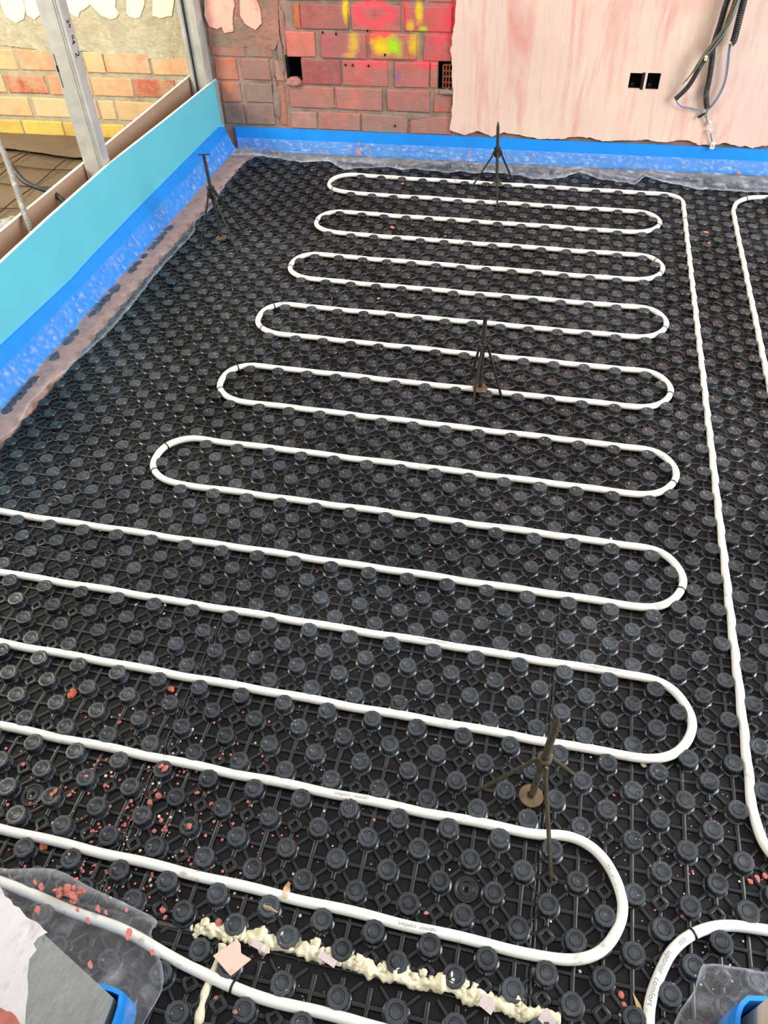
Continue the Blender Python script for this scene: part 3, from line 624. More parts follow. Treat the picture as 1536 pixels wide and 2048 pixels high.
# ------------------------------------------------------------------ levelling tripods (threaded rod, hex collar, three legs, round foot)
def tripod(base, tilt, ztip, znut0, znut1, feet, label, tip='point', rod_r=.007, rod='rod_dark'):
    root = empty('screed_leveling_tripod', (base[0], base[1], 0)); tag(root, label, 'levelling tripod', 'threaded-rod tripods standing on the mats')
    def at(z): return np.array([tilt[0]*z, tilt[1]*z, z])
    zs_ = np.arange(.028, ztip-.02, .0011); r = [rod_r*(.80+.24*abs(math.sin(z/.0068*math.pi))**.7) for z in zs_]
    pts = [at(z) for z in zs_]; r = list(r)
    if tip == 'point': pts += [at(ztip-.018), at(ztip-.008), at(ztip)]; r += [rod_r*.85, rod_r*.55, rod_r*.2]
    else: pts += [at(ztip-.012), at(ztip-.002)]; r += [rod_r*.9, rod_r*.9]
    tube('threaded_rod', pts, r, M[rod], root, 14, 50)
    if tip == 'bar':
        a = at(ztip); tube('cross_bar', [a+np.array([-.022, 0, .001]), a+np.array([.024, .004, .003])], .003, M[rod], root, 8)
    if tip == 'burr': blobs('bent_tip', [((at(ztip)+np.array([.004*k, 0, .002*(k % 2)])), (.006, .004, .003)) for k in range(-2, 4)], M[rod], root)
    bm = bmesh.new(); a, b = at(znut0), at(znut1)
    for z, rr in ((znut0, .0135), (znut0+.002, .0155), (znut1-.002, .0155), (znut1, .0135), (znut1, .0085), (znut1-.006, .0082)):
        c = at(z)
        for k in range(6): bm.verts.new((c[0]+rr*math.cos(k*math.pi/3+.3), c[1]+rr*math.sin(k*math.pi/3+.3), z))
    bm.verts.ensure_lookup_table()
    for q in range(5):
        for k in range(6): bm.faces.new([bm.verts[i] for i in (q*6+k, q*6+(k+1) % 6, q*6+6+(k+1) % 6, q*6+6+k)])
    bm.faces.new([bm.verts[k] for k in range(6)][::-1]); me = bpy.data.meshes.new('hex_collar'); bm.to_mesh(me); bm.free(); link('hex_collar', me, M[rod], root)
    for fx, fy in feet:
        f = np.array([fx-base[0], fy-base[1], .003]); h = at((znut0*.65+znut1*.35)); d = f-h; dd = np.array([d[0], d[1], 0]); dd /= np.linalg.norm(dd)
        s = h+dd*.0165; p = [s+(f-s)*k/14 for k in range(15)]; p[0] = s+np.array([0, 0, .008])
        lg = tube('leg', p, [.0046]+[.0042]*13+[.0034], M[rod], root, 10)
        blobs('weld', [(s+np.array([0, 0, .004]), (.0055, .0055, .008))], M[rod], lg, seed=fx)
    V = []; n = 28
    for r_, z in ((.001, .0262), (.0235, .0262), (.0242, .0275), (.023, .0288), (.009, .030), (.0075, .034)): V += [(r_*math.cos(t), r_*math.sin(t), z) for t in np.arange(n)/n*2*math.pi]
    link('round_foot', mesh_of('round_foot', V, [(k*n+i, k*n+(i+1) % n, (k+1)*n+(i+1) % n, (k+1)*n+i) for k in range(5) for i in range(n)]), mat('rusty_disc_%d' % len(bpy.data.materials), (112, 92, 66), .5, metal=.4, var=.3, vscale=60), root, 40)
    return root
tripod((.551, -.506), (.042, .01), .33, .162, .188, [(.432, -.516), (.603, -.651), (.638, -.433)], 'steel rod tripod nearest the camera, standing beside the lowest big pipe loop', 'point', rod='rod')
tripod((.277, .819), (-.0, .0), .285, .172, .196, [(.236, .868), (.349, .813), (.264, .711)], 'steel rod tripod in the middle of the floor with a burred flat tip', 'burr')
tripod((.152, 2.393), (-.055, .0), .300, .150, .192, [(.027, 2.348), (.233, 2.436), (.178, 2.185)], 'steel rod tripod in front of the back wall with a sharp pointed tip', 'point')
tripod((-.934, 1.678), (-.03, 0), .366, .196, .244, [(-1.001, 1.589), (-.822, 1.574), (-.86, 1.77)], 'steel rod tripod in the far left corner with a small bar across its top', 'bar')

# ------------------------------------------------------------------ edge strips and clear film
def sheet(name, rows, mt, parent, dens=None, smooth=180):
    rows = [np.array(r) for r in rows]; n = len(rows[0]); V = np.vstack(rows); Fc = [(i*n+j, i*n+j+1, (i+1)*n+j+1, (i+1)*n+j) for i in range(len(rows)-1) for j in range(n-1)]
    me = mesh_of(name, V, Fc); at_ = me.attributes.new('dens', 'FLOAT', 'POINT'); at_.data.foreach_set('value', np.array(dens if dens is not None else [0.]*len(V), 'f').ravel())
    return link(name, me, mt, parent, smooth)
# back strip
def backstrip():
    n = 240; X = np.linspace(-1.222, 2.25, n); V = []; Fc = []
    top = .118+np.array([.0015*nz(x*3, 1.) for x in X])
    for x, t in zip(X, top):
        w_ = .0025*nz(x*5, 4.); yb = wy(x)-.009; V += [(x, yb-.006+w_, 0), (x, yb-.006+w_, t), (x, yb+w_*.5, t), (x, yb+w_*.5, 0)]
    for i in range(n-1):
        for j in range(4): Fc.append((i*4+j, i*4+(j+1) % 4, (i+1)*4+(j+1) % 4, (i+1)*4+j))
    Fc += [(0, 1, 2, 3), tuple((n-1)*4+k for k in (3, 2, 1, 0))]
    o = link('edge_strip', mesh_of('edge_strip', V, Fc), M['blue'], None, 40); return tag(o, 'blue foam edge strip along the foot of the brick and plaster back wall', 'edge strip', 'blue edge insulation strips')
bs = backstrip()
ed = np.array([(-1.057, 2.542), (-.95, 2.53), (-.834, 2.498), (-.70, 2.53), (-.589, 2.442), (-.427, 2.497), (-.083, 2.488), (.153, 2.512), (.344, 2.466), (.45, 2.50), (.522, 2.588), (.60, 2.52), (.774, 2.475), (.82, 2.575), (.86, 2.54), (.951, 2.502), (1.058, 2.464), (1.348, 2.471), (1.8, 2.48), (2.2, 2.49)])
n, mrow = 420, 16; X = np.linspace(-1.215, 2.2, n); rows = []; dens = []
tt = np.linspace(0, 1, mrow)
for k, t in enumerate(tt):
    r = []
    for x in X:
        yo = np.interp(x, ed[:, 0], ed[:, 1]); w0 = wy(x)-.018
        if t < .45: s = t/.45; y = w0-.012*s-.004; z = .068-.045*s+.000
        else: s = (t-.45)/.55; y = w0-.016+(yo-(w0-.016))*s; z = .023+.014*math.sin(s*math.pi)*(.4+.6*abs(nz(x*4, 3.)))+.008*s
        q = .006*(t > .05)
        y += q*nz(x*18, t*5, 1.)+.7*q*nz(x*55, t*10, 2.); z += q*1.4*nz(x*14, t*6, 6.)*(t > .3)+q*.5*nz(x*50, t*12, 7.)
        r.append((x, y, max(z, .005)))
        d = .32 if t > .95 else (.03 if t > .5 else .05); d += .8*max(0, nz(x*30+t*9, t*10-x*8, 5.)-.22)+.9*max(0, nz(x*70-t*16, t*20+x*9, 6.)-.3)  # thresholded noise specks are white glints painted into the film opacity
        if t > .5: d += .55*max(0, nz(x*5, t*9, 9.)-.05)+.5*max(0, .10-abs(nz(x*4+t*3, t*6, 2.)))*3
        dens.append(d)
    rows.append(r)
sheet('film_apron', rows, M['film'], bs, dens)
# pink splashes on the film
def splats(items, parent, name='plaster_splash', mt='crumb', th=.0012):
    for c, nrm, r, k in items:
        bm = bmesh.new(); nrm = Vector(nrm).normalized(); a = nrm.orthogonal().normalized(); b = nrm.cross(a); c = Vector(c)
        m_ = 22; ph = random.random()*9
        top = [bm.verts.new(c+nrm*th+(a*math.cos(t)+b*math.sin(t)*k)*r*(.85+.55*nz(math.cos(t)*1.1+ph, math.sin(t)*1.1, ph))) for t in [2*math.pi*i/m_ for i in range(m_)]]
        bt = [bm.verts.new(v.co-nrm*th+(v.co-c)*.08) for v in top]; bm.faces.new(top)
        for i in range(m_): bm.faces.new((top[i], bt[i], bt[(i+1) % m_], top[(i+1) % m_]))
        bmesh.ops.recalc_face_normals(bm, faces=bm.faces); me = bpy.data.meshes.new(name); bm.to_mesh(me); bm.free(); link(name, me, M[mt], parent)
it = []
for u, v, s in [(718, 305, 12), (722, 318, 9), (700, 300, 5), (740, 303, 6), (530, 298, 5), (545, 302, 7), (490, 292, 5), (560, 308, 7), (622, 290, 5), (640, 300, 5), (655, 305, 6), (717, 288, 7), (735, 290, 5), (938, 310, 6), (940, 302, 5), (905, 318, 5), (1068, 311, 6), (1303, 340, 5), (1478, 345, 8), (690, 312, 6), (705, 322, 9), (725, 325, 8), (1017, 316, 4)]:
    p = onw(u, v, .036); it.append(((p[0], p[1], p[2]), (0, -1, .25), s*.00085, 1.4+random.random()))
splats(it, bs)
# left partition: boards
PX = -1.285; BT = [(-.3, .35), (.766, .350), (1.087, .358), (1.551, .362), (2.07, .347), (2.705, .333)]
def board(x0, x1, tops, y0, y1, faces, label, grp):
    """gypsum core between two paper skins; faces = materials of the +x and -x skins"""
    def slab(xa, xb, dz, name, mt, parent):
        Ys = np.linspace(y0, y1, 40); V = []; Fc = []
        for y in Ys:
            z = np.interp(y, [t[0] for t in tops], [t[1] for t in tops])+dz; V += [(xa, y, .002), (xb, y, .002), (xb, y, z), (xa, y, z)]
        for i in range(len(Ys)-1):
            for j in range(4): Fc.append((i*4+j, i*4+(j+1) % 4, (i+1)*4+(j+1) % 4, (i+1)*4+j))
        e_ = (len(Ys)-1)*4; Fc += [(3, 2, 1, 0), (e_, e_+1, e_+2, e_+3)]; return link(name, mesh_of(name, V, Fc), mt, parent)
    c = slab(x0+.0012, x1-.0012, 0, 'plasterboard', M['gyp'], None); tag(c, label, 'plasterboard', grp)
    slab(x1-.0012, x1, -.0005, 'paper_skin', faces[0], c); slab(x0, x0+.0012, -.0005, 'paper_skin', faces[1], c); return c
fb = board(PX-.013, PX, BT, -.3, 2.700, (M['teal'], M['brownpaper']), 'low teal plasterboard standing along the left side with blue strip at its foot', 'plasterboards of the half built partition')
rb = board(-1.412, -1.398, [(-.3, .357), (2.69, .357)], -.3, 2.680, (M['brownpaper'], M['teal']), 'rear plasterboard of the partition with brown paper face, behind the teal one', 'plasterboards of the half built partition')
# plaster smear on the far end of the teal board
m = MB(); m.box(PX, PX+.002, 2.655, 2.699, .13, .325); o = m.obj('plaster_smear', M['greycem'], fb)
# left strip
bt = [(float(onx(u, v, PX+.008)[1]), float(onx(u, v, PX+.008)[2])) for u, v in [(455, 244), (437, 257), (290, 405), (187, 512), (147, 557), (0, 695)]][::-1]
n = 200; Ys = np.linspace(-.3, 2.668, n); V = []; Fc = []
for y in Ys:
    t = float(np.interp(y, [b[0] for b in bt], [b[1] for b in bt])); t = min(t, .16)
    if y > 2.62: t -= (y-2.62)*.25
    w_ = .002*nz(y*6, 4.); V += [(PX+.0005, y, .0), (PX+.062+w_, y, 0), (PX+.036+w_, y, t*.38), (PX+.008+w_, y, t), (PX+.0005, y, t)]
for i in range(n-1):
    for j in range(5): Fc.append((i*5+j, i*5+(j+1) % 5, (i+1)*5+(j+1) % 5, (i+1)*5+j))
Fc += [(4, 3, 2, 1, 0), tuple((n-1)*5+k for k in range(5))]
ls = link('edge_strip', mesh_of('edge_strip', V, Fc), M['blue'], None, 40); tag(ls, 'bright blue foam edge strip along the foot of the teal board', 'edge strip', 'blue edge insulation strips')
xe = np.array([(-.4, -1.11), (.289, -1.128), (.367, -1.109), (.502, -1.135), (.605, -1.12), (.708, -1.101), (.888, -1.074), (1.014, -1.068), (1.35, -1.078), (1.70, -1.065), (1.80, -1.10), (1.948, -1.076), (2.2, -1.11), (2.424, -1.115), (2.56, -1.07)])
n = 460; Ys = np.linspace(-.3, 2.64, n); rows = []; dens = []
for k, t in enumerate(np.linspace(0, 1, 18)):
    r = []
    for y in Ys:
        xo = np.interp(y, xe[:, 0], xe[:, 1]); w0 = PX+.0115
        if t < .42: s = t/.42; z = .098-.078*s; x = PX+.014+float(np.interp(z, [0, .054, .142], [.060, .034, .006]))
        else: s = (t-.42)/.58; x0_ = PX+.066; x = x0_+(xo-x0_)*s; z = .020+.012*math.sin(s*math.pi)+.010*s*s
        q = .006*(t > .04)
        x += q*.7*nz(y*20, t*5, 11.)+q*.6*nz(y*70+t*20, t*10, 12.); z += q*1.2*nz(y*16, t*6, 16.)+q*.4*nz(y*60, t*12, 17.)
        r.append((max(x, PX+.0115+float(np.interp(z, [0, .054, .142], [.060, .034, .006]))), y, max(z, .016)))
        d = .25 if t > .95 else -.03; d += (.9*max(0, nz(y*42+t*14, t*9-y*10, 15.)-.25)+1.0*max(0, nz(y*85-t*20, t*22+y*12, 25.)-.3))*(.05 < t < .5); d += .12*max(0, nz(y*8, t*8, 19.))  # speckle terms paint bright glints into the opacity over the blue strip
        if t > .42: d += .04
        dens.append(d)
    rows.append(r)
sheet('film_apron', rows, M['film'], ls, dens)
# dark cut stud remnants under the left film
scr = [(333, 457), (322, 468), (312, 478), (305, 485), (297, 495), (283, 512), (270, 528), (262, 538), (237, 580), (226, 590), (214, 600), (205, 608), (196, 617), (188, 628), (150, 668), (138, 682), (103, 713), (62, 762), (52, 773), (40, 785), (30, 795), (18, 808), (8, 818)]
ORD = ['first', 'second', 'third', 'fourth', 'fifth', 'sixth', 'seventh', 'eighth', 'ninth', 'tenth', 'eleventh', 'twelfth', 'thirteenth', 'fourteenth', 'fifteenth', 'sixteenth', 'seventeenth', 'eighteenth', 'nineteenth', 'twentieth', 'twenty-first', 'twenty-second', 'twenty-third', 'twenty-fourth', 'twenty-fifth', 'twenty-sixth']+['%dth' % k for k in range(27, 60)]
for q, (u, v) in enumerate(scr):
    p = onz(u, v, .012); m = MB(); V = []; nn = 7; rr = .017+.012*random.random(); ph = random.random()*6; px_ = PX+.078
    for z, k in ((.012, 1.1), (.0165, 1.0), (.0175, .8)): V += [(px_+rr*k*math.cos(a)*(1+.2*math.sin(3*a+ph))*.62, p[1]+rr*k*1.2*math.sin(a)*(1+.15*math.cos(2*a+ph)), z) for a in np.arange(nn)/nn*2*math.pi]
    m.add(V, [(k*nn+i, k*nn+(i+1) % nn, (k+1)*nn+(i+1) % nn, (k+1)*nn+i) for k in range(2) for i in range(nn)]+[tuple(2*nn+i for i in range(nn))])
    o = m.obj('mat_offcut', M['stud'], None, 50); tag(o, 'black scrap under the clear film beside the blue strip, %s counting from the back wall' % ORD[q], 'mat offcut', 'black scraps along the foot of the teal board')

# ------------------------------------------------------------------ steel studs and track
def channel(root, name, x0, x1, ya, yb, z0, z1, lip=.008, open_to='+y', t=.0012):
    m = MB()
    if open_to == '+y':
        m.box(x0, x1, ya, ya+t, z0, z1); m.box(x0, x0+t, ya+t, yb, z0, z1); m.box(x1-t, x1, ya+t, yb, z0, z1)
        m.box(x0+t, x0+lip, yb-t, yb, z0, z1); m.box(x1-lip, x1-t, yb-t, yb, z0, z1)
    else:
        m.box(x0, x1, yb-t, yb, z0, z1); m.box(x0, x0+t, ya, yb-t, z0, z1); m.box(x1-t, x1, ya, yb-t, z0, z1)
        m.box(x0+t, x0+lip, ya, ya+t, z0, z1); m.box(x1-lip, x1-t, ya, ya+t, z0, z1)
    return m
m = channel(None, '', -1.387, -1.3005, 1.535, 1.583, .012, 2.5)
m.box(-1.318, -1.315, 1.532, 1.535, .05, 2.5); m.box(-1.326, -1.323, 1.533, 1.535, .05, 2.5)
s1 = m.obj('steel_stud', M['steel']); tag(s1, 'galvanised steel stud rising from between the boards, marked in black pen', 'steel stud', 'steel studs of the partition')
m = MB(); z_ = float(ony_(143, 140, 1.535)); m.box(-1.382, -1.376, 1.5335, 1.5349, z_-.008, z_+.012); m.box(-1.3790, -1.3778, 1.5335, 1.5349, z_-.06, z_+.05); m.obj('slot', M['dark'], s1)
def marker(text, z, size):
    cu = bpy.data.curves.new('t', 'FONT'); cu.body = text; cu.size = size; cu.offset = .0003; to = bpy.data.objects.new('t', cu); COL.objects.link(to); bpy.context.view_layer.update()
    me = bpy.data.meshes.new_from_object(to.evaluated_get(bpy.context.evaluated_depsgraph_get())); bpy.data.objects.remove(to)
    for v in me.vertices: a, b = v.co.x, v.co.y; v.co = Vector((-1.2999, 1.548+b, z-a))        # reads downward on the flange
    me.flip_normals(); o = link('pen_marking', me, M['marker'], s1); o['label'] = 'black handwritten numbers %s' % text
zm = lambda u, v: float(onx(u, v, -1.30)[2])
marker('39', zm(142, 33), .029); marker('94', zm(150, 66), .029); marker('2', zm(161, 98), .038)
m = channel(None, '', -1.392, -1.3005, 2.62, 2.675, .012, 2.5, lip=.014, open_to='-y')
m.box(-1.372, -1.368, 2.60, 2.62, .012, 2.5); m.box(-1.392, -1.37, 2.618, 2.6195, .012, 2.5); m.box(-1.36, -1.315, 2.628, 2.630, .012, 2.5); m.box(-1.305, -1.302, 2.605, 2.62, .012, 2.5)
o = m.obj('steel_stud', M['steel']); tag(o, 'grooved galvanised steel stud fixed against the back wall at the partition end', 'steel stud', 'steel studs of the partition')
m = MB(); m.box(-1.396, -1.3, -.3, 2.61, .001, .003); m.box(-1.397, -1.396, -.3, 2.61, .001, .04); m.box(-1.3, -1.2995, -.3, 2.61, .001, .04)
o = m.obj('floor_track', M['steel']); tag(o, 'galvanised steel floor track lying between the two plasterboards', 'track')

# ------------------------------------------------------------------ side room: membrane, mesh, conduits
V = []; n1, n2 = 90, 90
for i in range(n1):
    for j in range(n2):
        x = -3.1+1.68*i/(n1-1); y = -.3+2.92*j/(n2-1); V.append((x, y, .004+.007*nz(x*4, y*5)+.004*nz(x*13, y*3, 4.)+.002*nz(x*30, y*30)))
o = link('floor_membrane', mesh_of('floor_membrane', V, [(i*n2+j, (i+1)*n2+j, (i+1)*n2+j+1, i*n2+j+1) for i in range(n1-1) for j in range(n2-1)]), M['kraft'], None, 180); tag(o, 'crumpled brown membrane sheet covering the floor of the side room', 'membrane')
V = []; nx_, ny_ = 120, 12
for i in range(nx_):
    x = -3.1+1.68*i/(nx_-1)
    for j in range(ny_):
        t = j/(ny_-1); yw = wy(x)-.014
        fy = np.interp(x, [-3.1, -2.42, -2.25, -2.05, -1.95, -1.8, -1.42], [2.42, 2.46, 2.44, 2.40, 2.40, 2.36, 2.38])
        V.append((x, yw+(fy-yw)*t, .028*(1-t)**2+.026*math.sin(t*math.pi*.75)+.007+.005*nz(x*9, t*3)+.012*t*max(0, nz(x*5, 3.))+.002*nz(x*30, t*9)))
o = link('membrane_flap', mesh_of('membrane_flap', V, [(i*ny_+j, i*ny_+j+1, (i+1)*ny_+j+1, (i+1)*ny_+j) for i in range(nx_-1) for j in range(ny_-1)]), M['kraft'], None, 180); tag(o, 'raised flap of brown membrane turned up against the yellow bottom bricks', 'membrane')
m = MB()
for a, b in (((-2.30, 2.50), (-2.62, 1.2)), ((-2.043, 2.44), (-2.04, 1.0)), ((-1.95, 2.42), (-1.6, 1.2)), ((-2.29, 2.46), (-2.27, .8)), ((-2.9, 2.29), (-1.43, 2.235)), ((-2.9, 2.275), (-1.43, 2.25)), ((-2.9, 2.07), (-1.43, 2.045)), ((-2.9, 1.83), (-1.43, 1.80)), ((-2.9, 1.6), (-1.43, 1.58)), ((-1.80, 2.42), (-1.80, .8)), ((-1.56, 2.42), (-1.56, .8))):
    p = np.array([(*a, .020), (*b, .020)]); p = resample(p, .05); p[:, 2] += .004*np.sin(np.arange(len(p))*.7)
    m.add(*sweep(p, .0025, 6))
o = m.obj('wire_mesh', M['rust'], None, 60); tag(o, 'thin rusty welded wire mesh lying on the brown membrane', 'wire mesh')
def corr(path, r, step=.0022, amp=.10, per=.0055):
    P_ = resample(smooth_path(path, .008), step); d = np.arange(len(P_))*step; return P_, r*(1+amp*np.sin(d/per*2*math.pi))
def conduit(name, path, r, mt, parent=None, **k): P_, rr = corr(path, r, **k); return tube(name, P_, rr, mt, parent, 14, 70)
def px3(u, v, x): p = onx(u, v, x); return tuple(map(float, p))
c1 = conduit('corrugated_conduit', [px3(-90, 20, -1.95), px3(-20, 230, -1.8), px3(0, 288, -1.68), px3(10, 312, -1.60), px3(24, 350, -1.50), px3(40, 400, -1.42), px3(55, 442, -1.365), px3(68, 474, -1.345), px3(80, 505, -1.345)], .0105, M['gconduit'], amp=.13, per=.009)
tag(c1, 'dusty grey corrugated conduit dropping into the gap between the boards at far left', 'conduit')
c2 = conduit('corrugated_conduit', [px3(-110, 60, -1.98), px3(-30, 270, -1.75), px3(0, 302, -1.66), px3(20, 328, -1.60), px3(48, 362, -1.53), px3(78, 376, -1.47), px3(104, 385, -1.42), px3(124, 400, -1.37), px3(140, 422, -1.345), px3(158, 450, -1.345)], .0095, M['conduit'], amp=.06, per=.006)
tag(c2, 'black corrugated conduit arching over the rear board and into the gap', 'conduit')
# rubble bag corner
b = onz(14, 452, .02)
bl = blobs('rubble_heap', [((b[0]-.05+.05*i, b[1]-.03+.04*(i % 2), .02), (.05, .06, .03)) for i in range(3)], M['greycem'], None); tag(bl, 'small grey rubble heap beside the rear board at the left frame edge', 'rubble')

# ------------------------------------------------------------------ hanging conduit bundle on the back wall
def wp(u, v, off): p = onw(u, v, off); return tuple(map(float, p))
def ctop(u, v, off, du): return wp(u, v, off)
bund = [
 ('corrugated_conduit', [(1475, -40, .06), (1455, 0, .055), (1440, 50, .05), (1427, 90, .045), (1424, 120, .04), (1418, 160, .04), (1412, 190, .04), (1414, 216, .04)], .0118, 'conduit', 'black corrugated conduit hanging longest on the plaster, open end above the tape', .05, .006),
 ('corrugated_conduit', [(1500, -40, .075), (1488, 0, .07), (1478, 40, .065), (1468, 80, .06), (1464, 86, .06)], .0135, 'conduit', 'short thick ribbed black conduit at the right of the hanging bundle', .12, .0085),
 ('corrugated_conduit', [(1480, -40, .08), (1470, 5, .085), (1458, 38, .08), (1445, 68, .075), (1420, 105, .075), (1402, 130, .07), (1382, 165, .06), (1368, 182, .055), (1351, 198, .05)], .0098, 'conduit', 'thin ribbed black conduit curling left at its lower end beside the sockets', .12, .0075)]
for nme, L, r, mt, lab, amp, per in bund:
    o = conduit(nme, [wp(L[0][0]+34, -250, .004), wp(L[0][0]+26, -160, .035)]+[wp(*q) for q in L], r, M[mt], None, amp=amp, per=per); tag(o, lab, 'conduit', 'conduits hanging on the back wall')
def wire(L, mt, lab, r=.0026):
    o = tube('electric_wire', resample(smooth_path([wp(*q) for q in L], .01), .008), r, M[mt], None, 8); tag(o, lab, 'wire', 'electric wires on the back wall'); return o
wire([(1490, -40, .10), (1476, 0, .10), (1462, 35, .10), (1446, 62, .095), (1420, 95, .09), (1400, 122, .085), (1390, 140, .08), (1372, 160, .075), (1366, 168, .07)], 'wire_green', 'greenish wire crossing in front of the black conduits')
wire([(1486, -40, .105), (1472, 0, .105), (1457, 38, .102), (1441, 64, .10), (1415, 98, .092), (1396, 126, .086), (1384, 146, .08), (1370, 164, .075)], 'wire_brown', 'brown wire crossing in front of the black conduits down to a white clip')
wire([(1494, -40, .10), (1480, 0, .10), (1465, 38, .10), (1449, 66, .095), (1424, 99, .09), (1410, 115, .085)], 'wire_grey', 'grey wire highest in the bundle beside the brown one')
wire([(1352, 198, .045), (1356, 208, .04), (1366, 214, .038), (1385, 217, .035), (1400, 222, .034), (1410, 232, .034), (1416, 244, .033)], 'wire_blue', 'thin blue wire looping from the curled conduit to the white connector')
wire([(1462, 88, .05), (1459, 105, .048), (1457, 125, .046), (1454, 150, .044), (1448, 172, .042), (1436, 196, .04), (1424, 212, .038), (1415, 222, .036), (1412, 236, .034)], 'wire_blue', 'blue wire bowing right from the short thick conduit')
wire([(1459, 88, .052), (1456, 110, .05), (1454, 130, .05), (1450, 155, .048), (1444, 175, .046), (1432, 197, .044), (1420, 213, .042), (1413, 225, .038)], 'wire_grey', 'grey wire running beside the bowed blue wire')
wire([(1412, 214, .04), (1413, 225, .036), (1413, 240, .034), (1416, 246, .034)], 'wire_green', 'short greenish wire out of the longest conduit')
wire([(1420, 258, .032), (1421, 268, .032), (1424, 282, .03), (1427, 296, .028)], 'wire_blue', 'short blue wire end below the white connectors', .003)
def connector(u, v, s, lab, off=.033):
    p = wp(u, v, off); bm = bmesh.new(); bmesh.ops.create_cube(bm, size=1); bmesh.ops.scale(bm, vec=(s*1.0, .010, s*1.5), verts=bm.verts); bmesh.ops.bevel(bm, geom=list(bm.edges), offset=.0022, segments=2, affect='EDGES')
    bmesh.ops.translate(bm, vec=p, verts=bm.verts); me = bpy.data.meshes.new('wire_connector'); bm.to_mesh(me); bm.free(); o = link('wire_connector', me, M['white'], None, 40); tag(o, lab, 'connector', 'white wire connectors')
    m_ = MB(); m_.box(p[0]-s*.25, p[0]+s*.25, p[1]-.0062, p[1]-.0048, p[2]-s*.3, p[2]+s*.3); m_.obj('clamp_screw', M['steel'], o)
connector(1419, 247, .014, 'upper white connector under the hanging conduits'); connector(1419, 262, .012, 'middle white connector under the hanging conduits'); connector(1425, 291, .020, 'largest white connector, just above the blue strip', .03)
connector(1412, 116, .013, 'white clip high on the thin ribbed conduit', .088); connector(1370, 167, .012, 'white connector left of the thin ribbed conduit', .07)
o = tube('insulating_tape', [wp(1396, 235, .035), wp(1403, 231, .035), wp(1411, 226, .035)], [.005, .0056, .004], M['band'], None, 10); tag(o, 'black taped wire end under the longest conduit', 'tape')

# ------------------------------------------------------------------ doorway: foam, tile piece, film, strips
fo = fl([(385, 1880), (402, 1868), (420, 1860), (450, 1872), (500, 1880), (560, 1892), (600, 1895), (650, 1912), (700, 1930), (745, 1945), (800, 1960), (850, 1972), (900, 1978), (950, 1998), (1000, 2020), (1060, 2034), (1120, 2048)], .008)
fp = resample(smooth_path([(p[0], min(p[1], -.868)+.004, .010) for p in fo], .01), .003)
V, Fc = sweep(fp, .0115, 14); V = np.array(V)
for i in range(len(V)):
    c = fp[i//14]; d = V[i]-c; k = .85+.95*nz(V[i][0]*38, V[i][1]*38, V[i][2]*38)+.7*nz(V[i][0]*110, V[i][1]*110, V[i][2]*90); V[i] = c+d*k*np.array([1, 1, .95])
Vl, Fl = list(map(tuple, V)), list(Fc)
for k in range(130):
    c = fp[rng.integers(0, len(fp))]+np.array([rng.normal(0, .004), rng.normal(.004, .007), rng.uniform(-.002, .007)]); me_ = bmesh.new(); bmesh.ops.create_icosphere(me_, subdivisions=2, radius=1); q0 = len(Vl); R_ = rng.uniform(.003, .0085); sd = k*3.1
    for v in me_.verts:
        kk = R_*(1+.8*nz(v.co.x*1.5+sd, v.co.y*1.5, v.co.z*1.5)+.5*nz(v.co.x*4+sd, v.co.y*4, v.co.z*4)); Vl.append((c[0]+v.co.x*kk, c[1]+v.co.y*kk, max(.001, c[2]+v.co.z*kk*.8)))
    Fl += [tuple(q0+v.index for v in f.verts) for f in me_.faces]; me_.free()
foam = link('foam_bead', mesh_of('foam_bead', Vl, Fl), M['puf'], None, 180); tag(foam, 'lumpy pale yellow expanding foam bead along the doorway mat seam', 'foam')
f2 = fl([(444, 1888), (432, 1930), (420, 1962), (404, 2010), (395, 2052)], .008); fp = resample(smooth_path(f2, .01), .003); V, Fc = sweep(fp, .0062, 12); V = np.array(V)
for i in range(len(V)):
    c = fp[i//12]; V[i] = c+(V[i]-c)*(1+.8*nz(V[i][0]*50, V[i][1]*50, V[i][2]*50))
o = link('foam_bead', mesh_of('foam_bead', V, Fc), M['puf'], None, 180); tag(o, 'thin yellow foam line running down towards the camera beside the salmon tile', 'foam')
for (u, v, a) in ((520, 1892, 0), (655, 1918, 1), (975, 2008, 2), (1095, 2040, 3)):
    p = onz(u, v, .022); m = MB(); w_, h_ = (.034, .012) if a < 2 else (.026, .02); m.box(-w_/2, w_/2, -h_/2, h_/2, -.001, .001)
    o = m.obj('paper_scrap', M['scrap'], None); o.location = p; o.rotation_euler = (.2, .1*a, -.2-.1*a); tag(o, 'white paper scrap stuck to the yellow foam, number %s from the left' % ['one', 'two', 'three', 'four'][a], 'paper', 'paper scraps on the foam bead')
bm = bmesh.new(); tl = [(.037, -.910), (.070, -.876), (.078, -.882), (.083, -.895), (.104, -.900), (.077, -.932)]; 
vb = [bm.verts.new((x-.07, y+.904, .0)) for x, y in tl]; f = bm.faces.new(vb); r = bmesh.ops.extrude_face_region(bm, geom=[f])
for v_ in [g for g in r['geom'] if isinstance(g, bmesh.types.BMVert)]: v_.co.z += .006
bmesh.ops.recalc_face_normals(bm, faces=bm.faces); bmesh.ops.bevel(bm, geom=list(bm.edges), offset=.0008, segments=2, affect='EDGES')
me = bpy.data.meshes.new('tile_piece'); bm.to_mesh(me); bm.free(); o = link('tile_piece', me, M['tile']); o.location = (.066, -.903, .026); o.rotation_euler = (.16, .08, 0); tag(o, 'salmon coloured square tile fragment lying beside the yellow foam', 'tile')
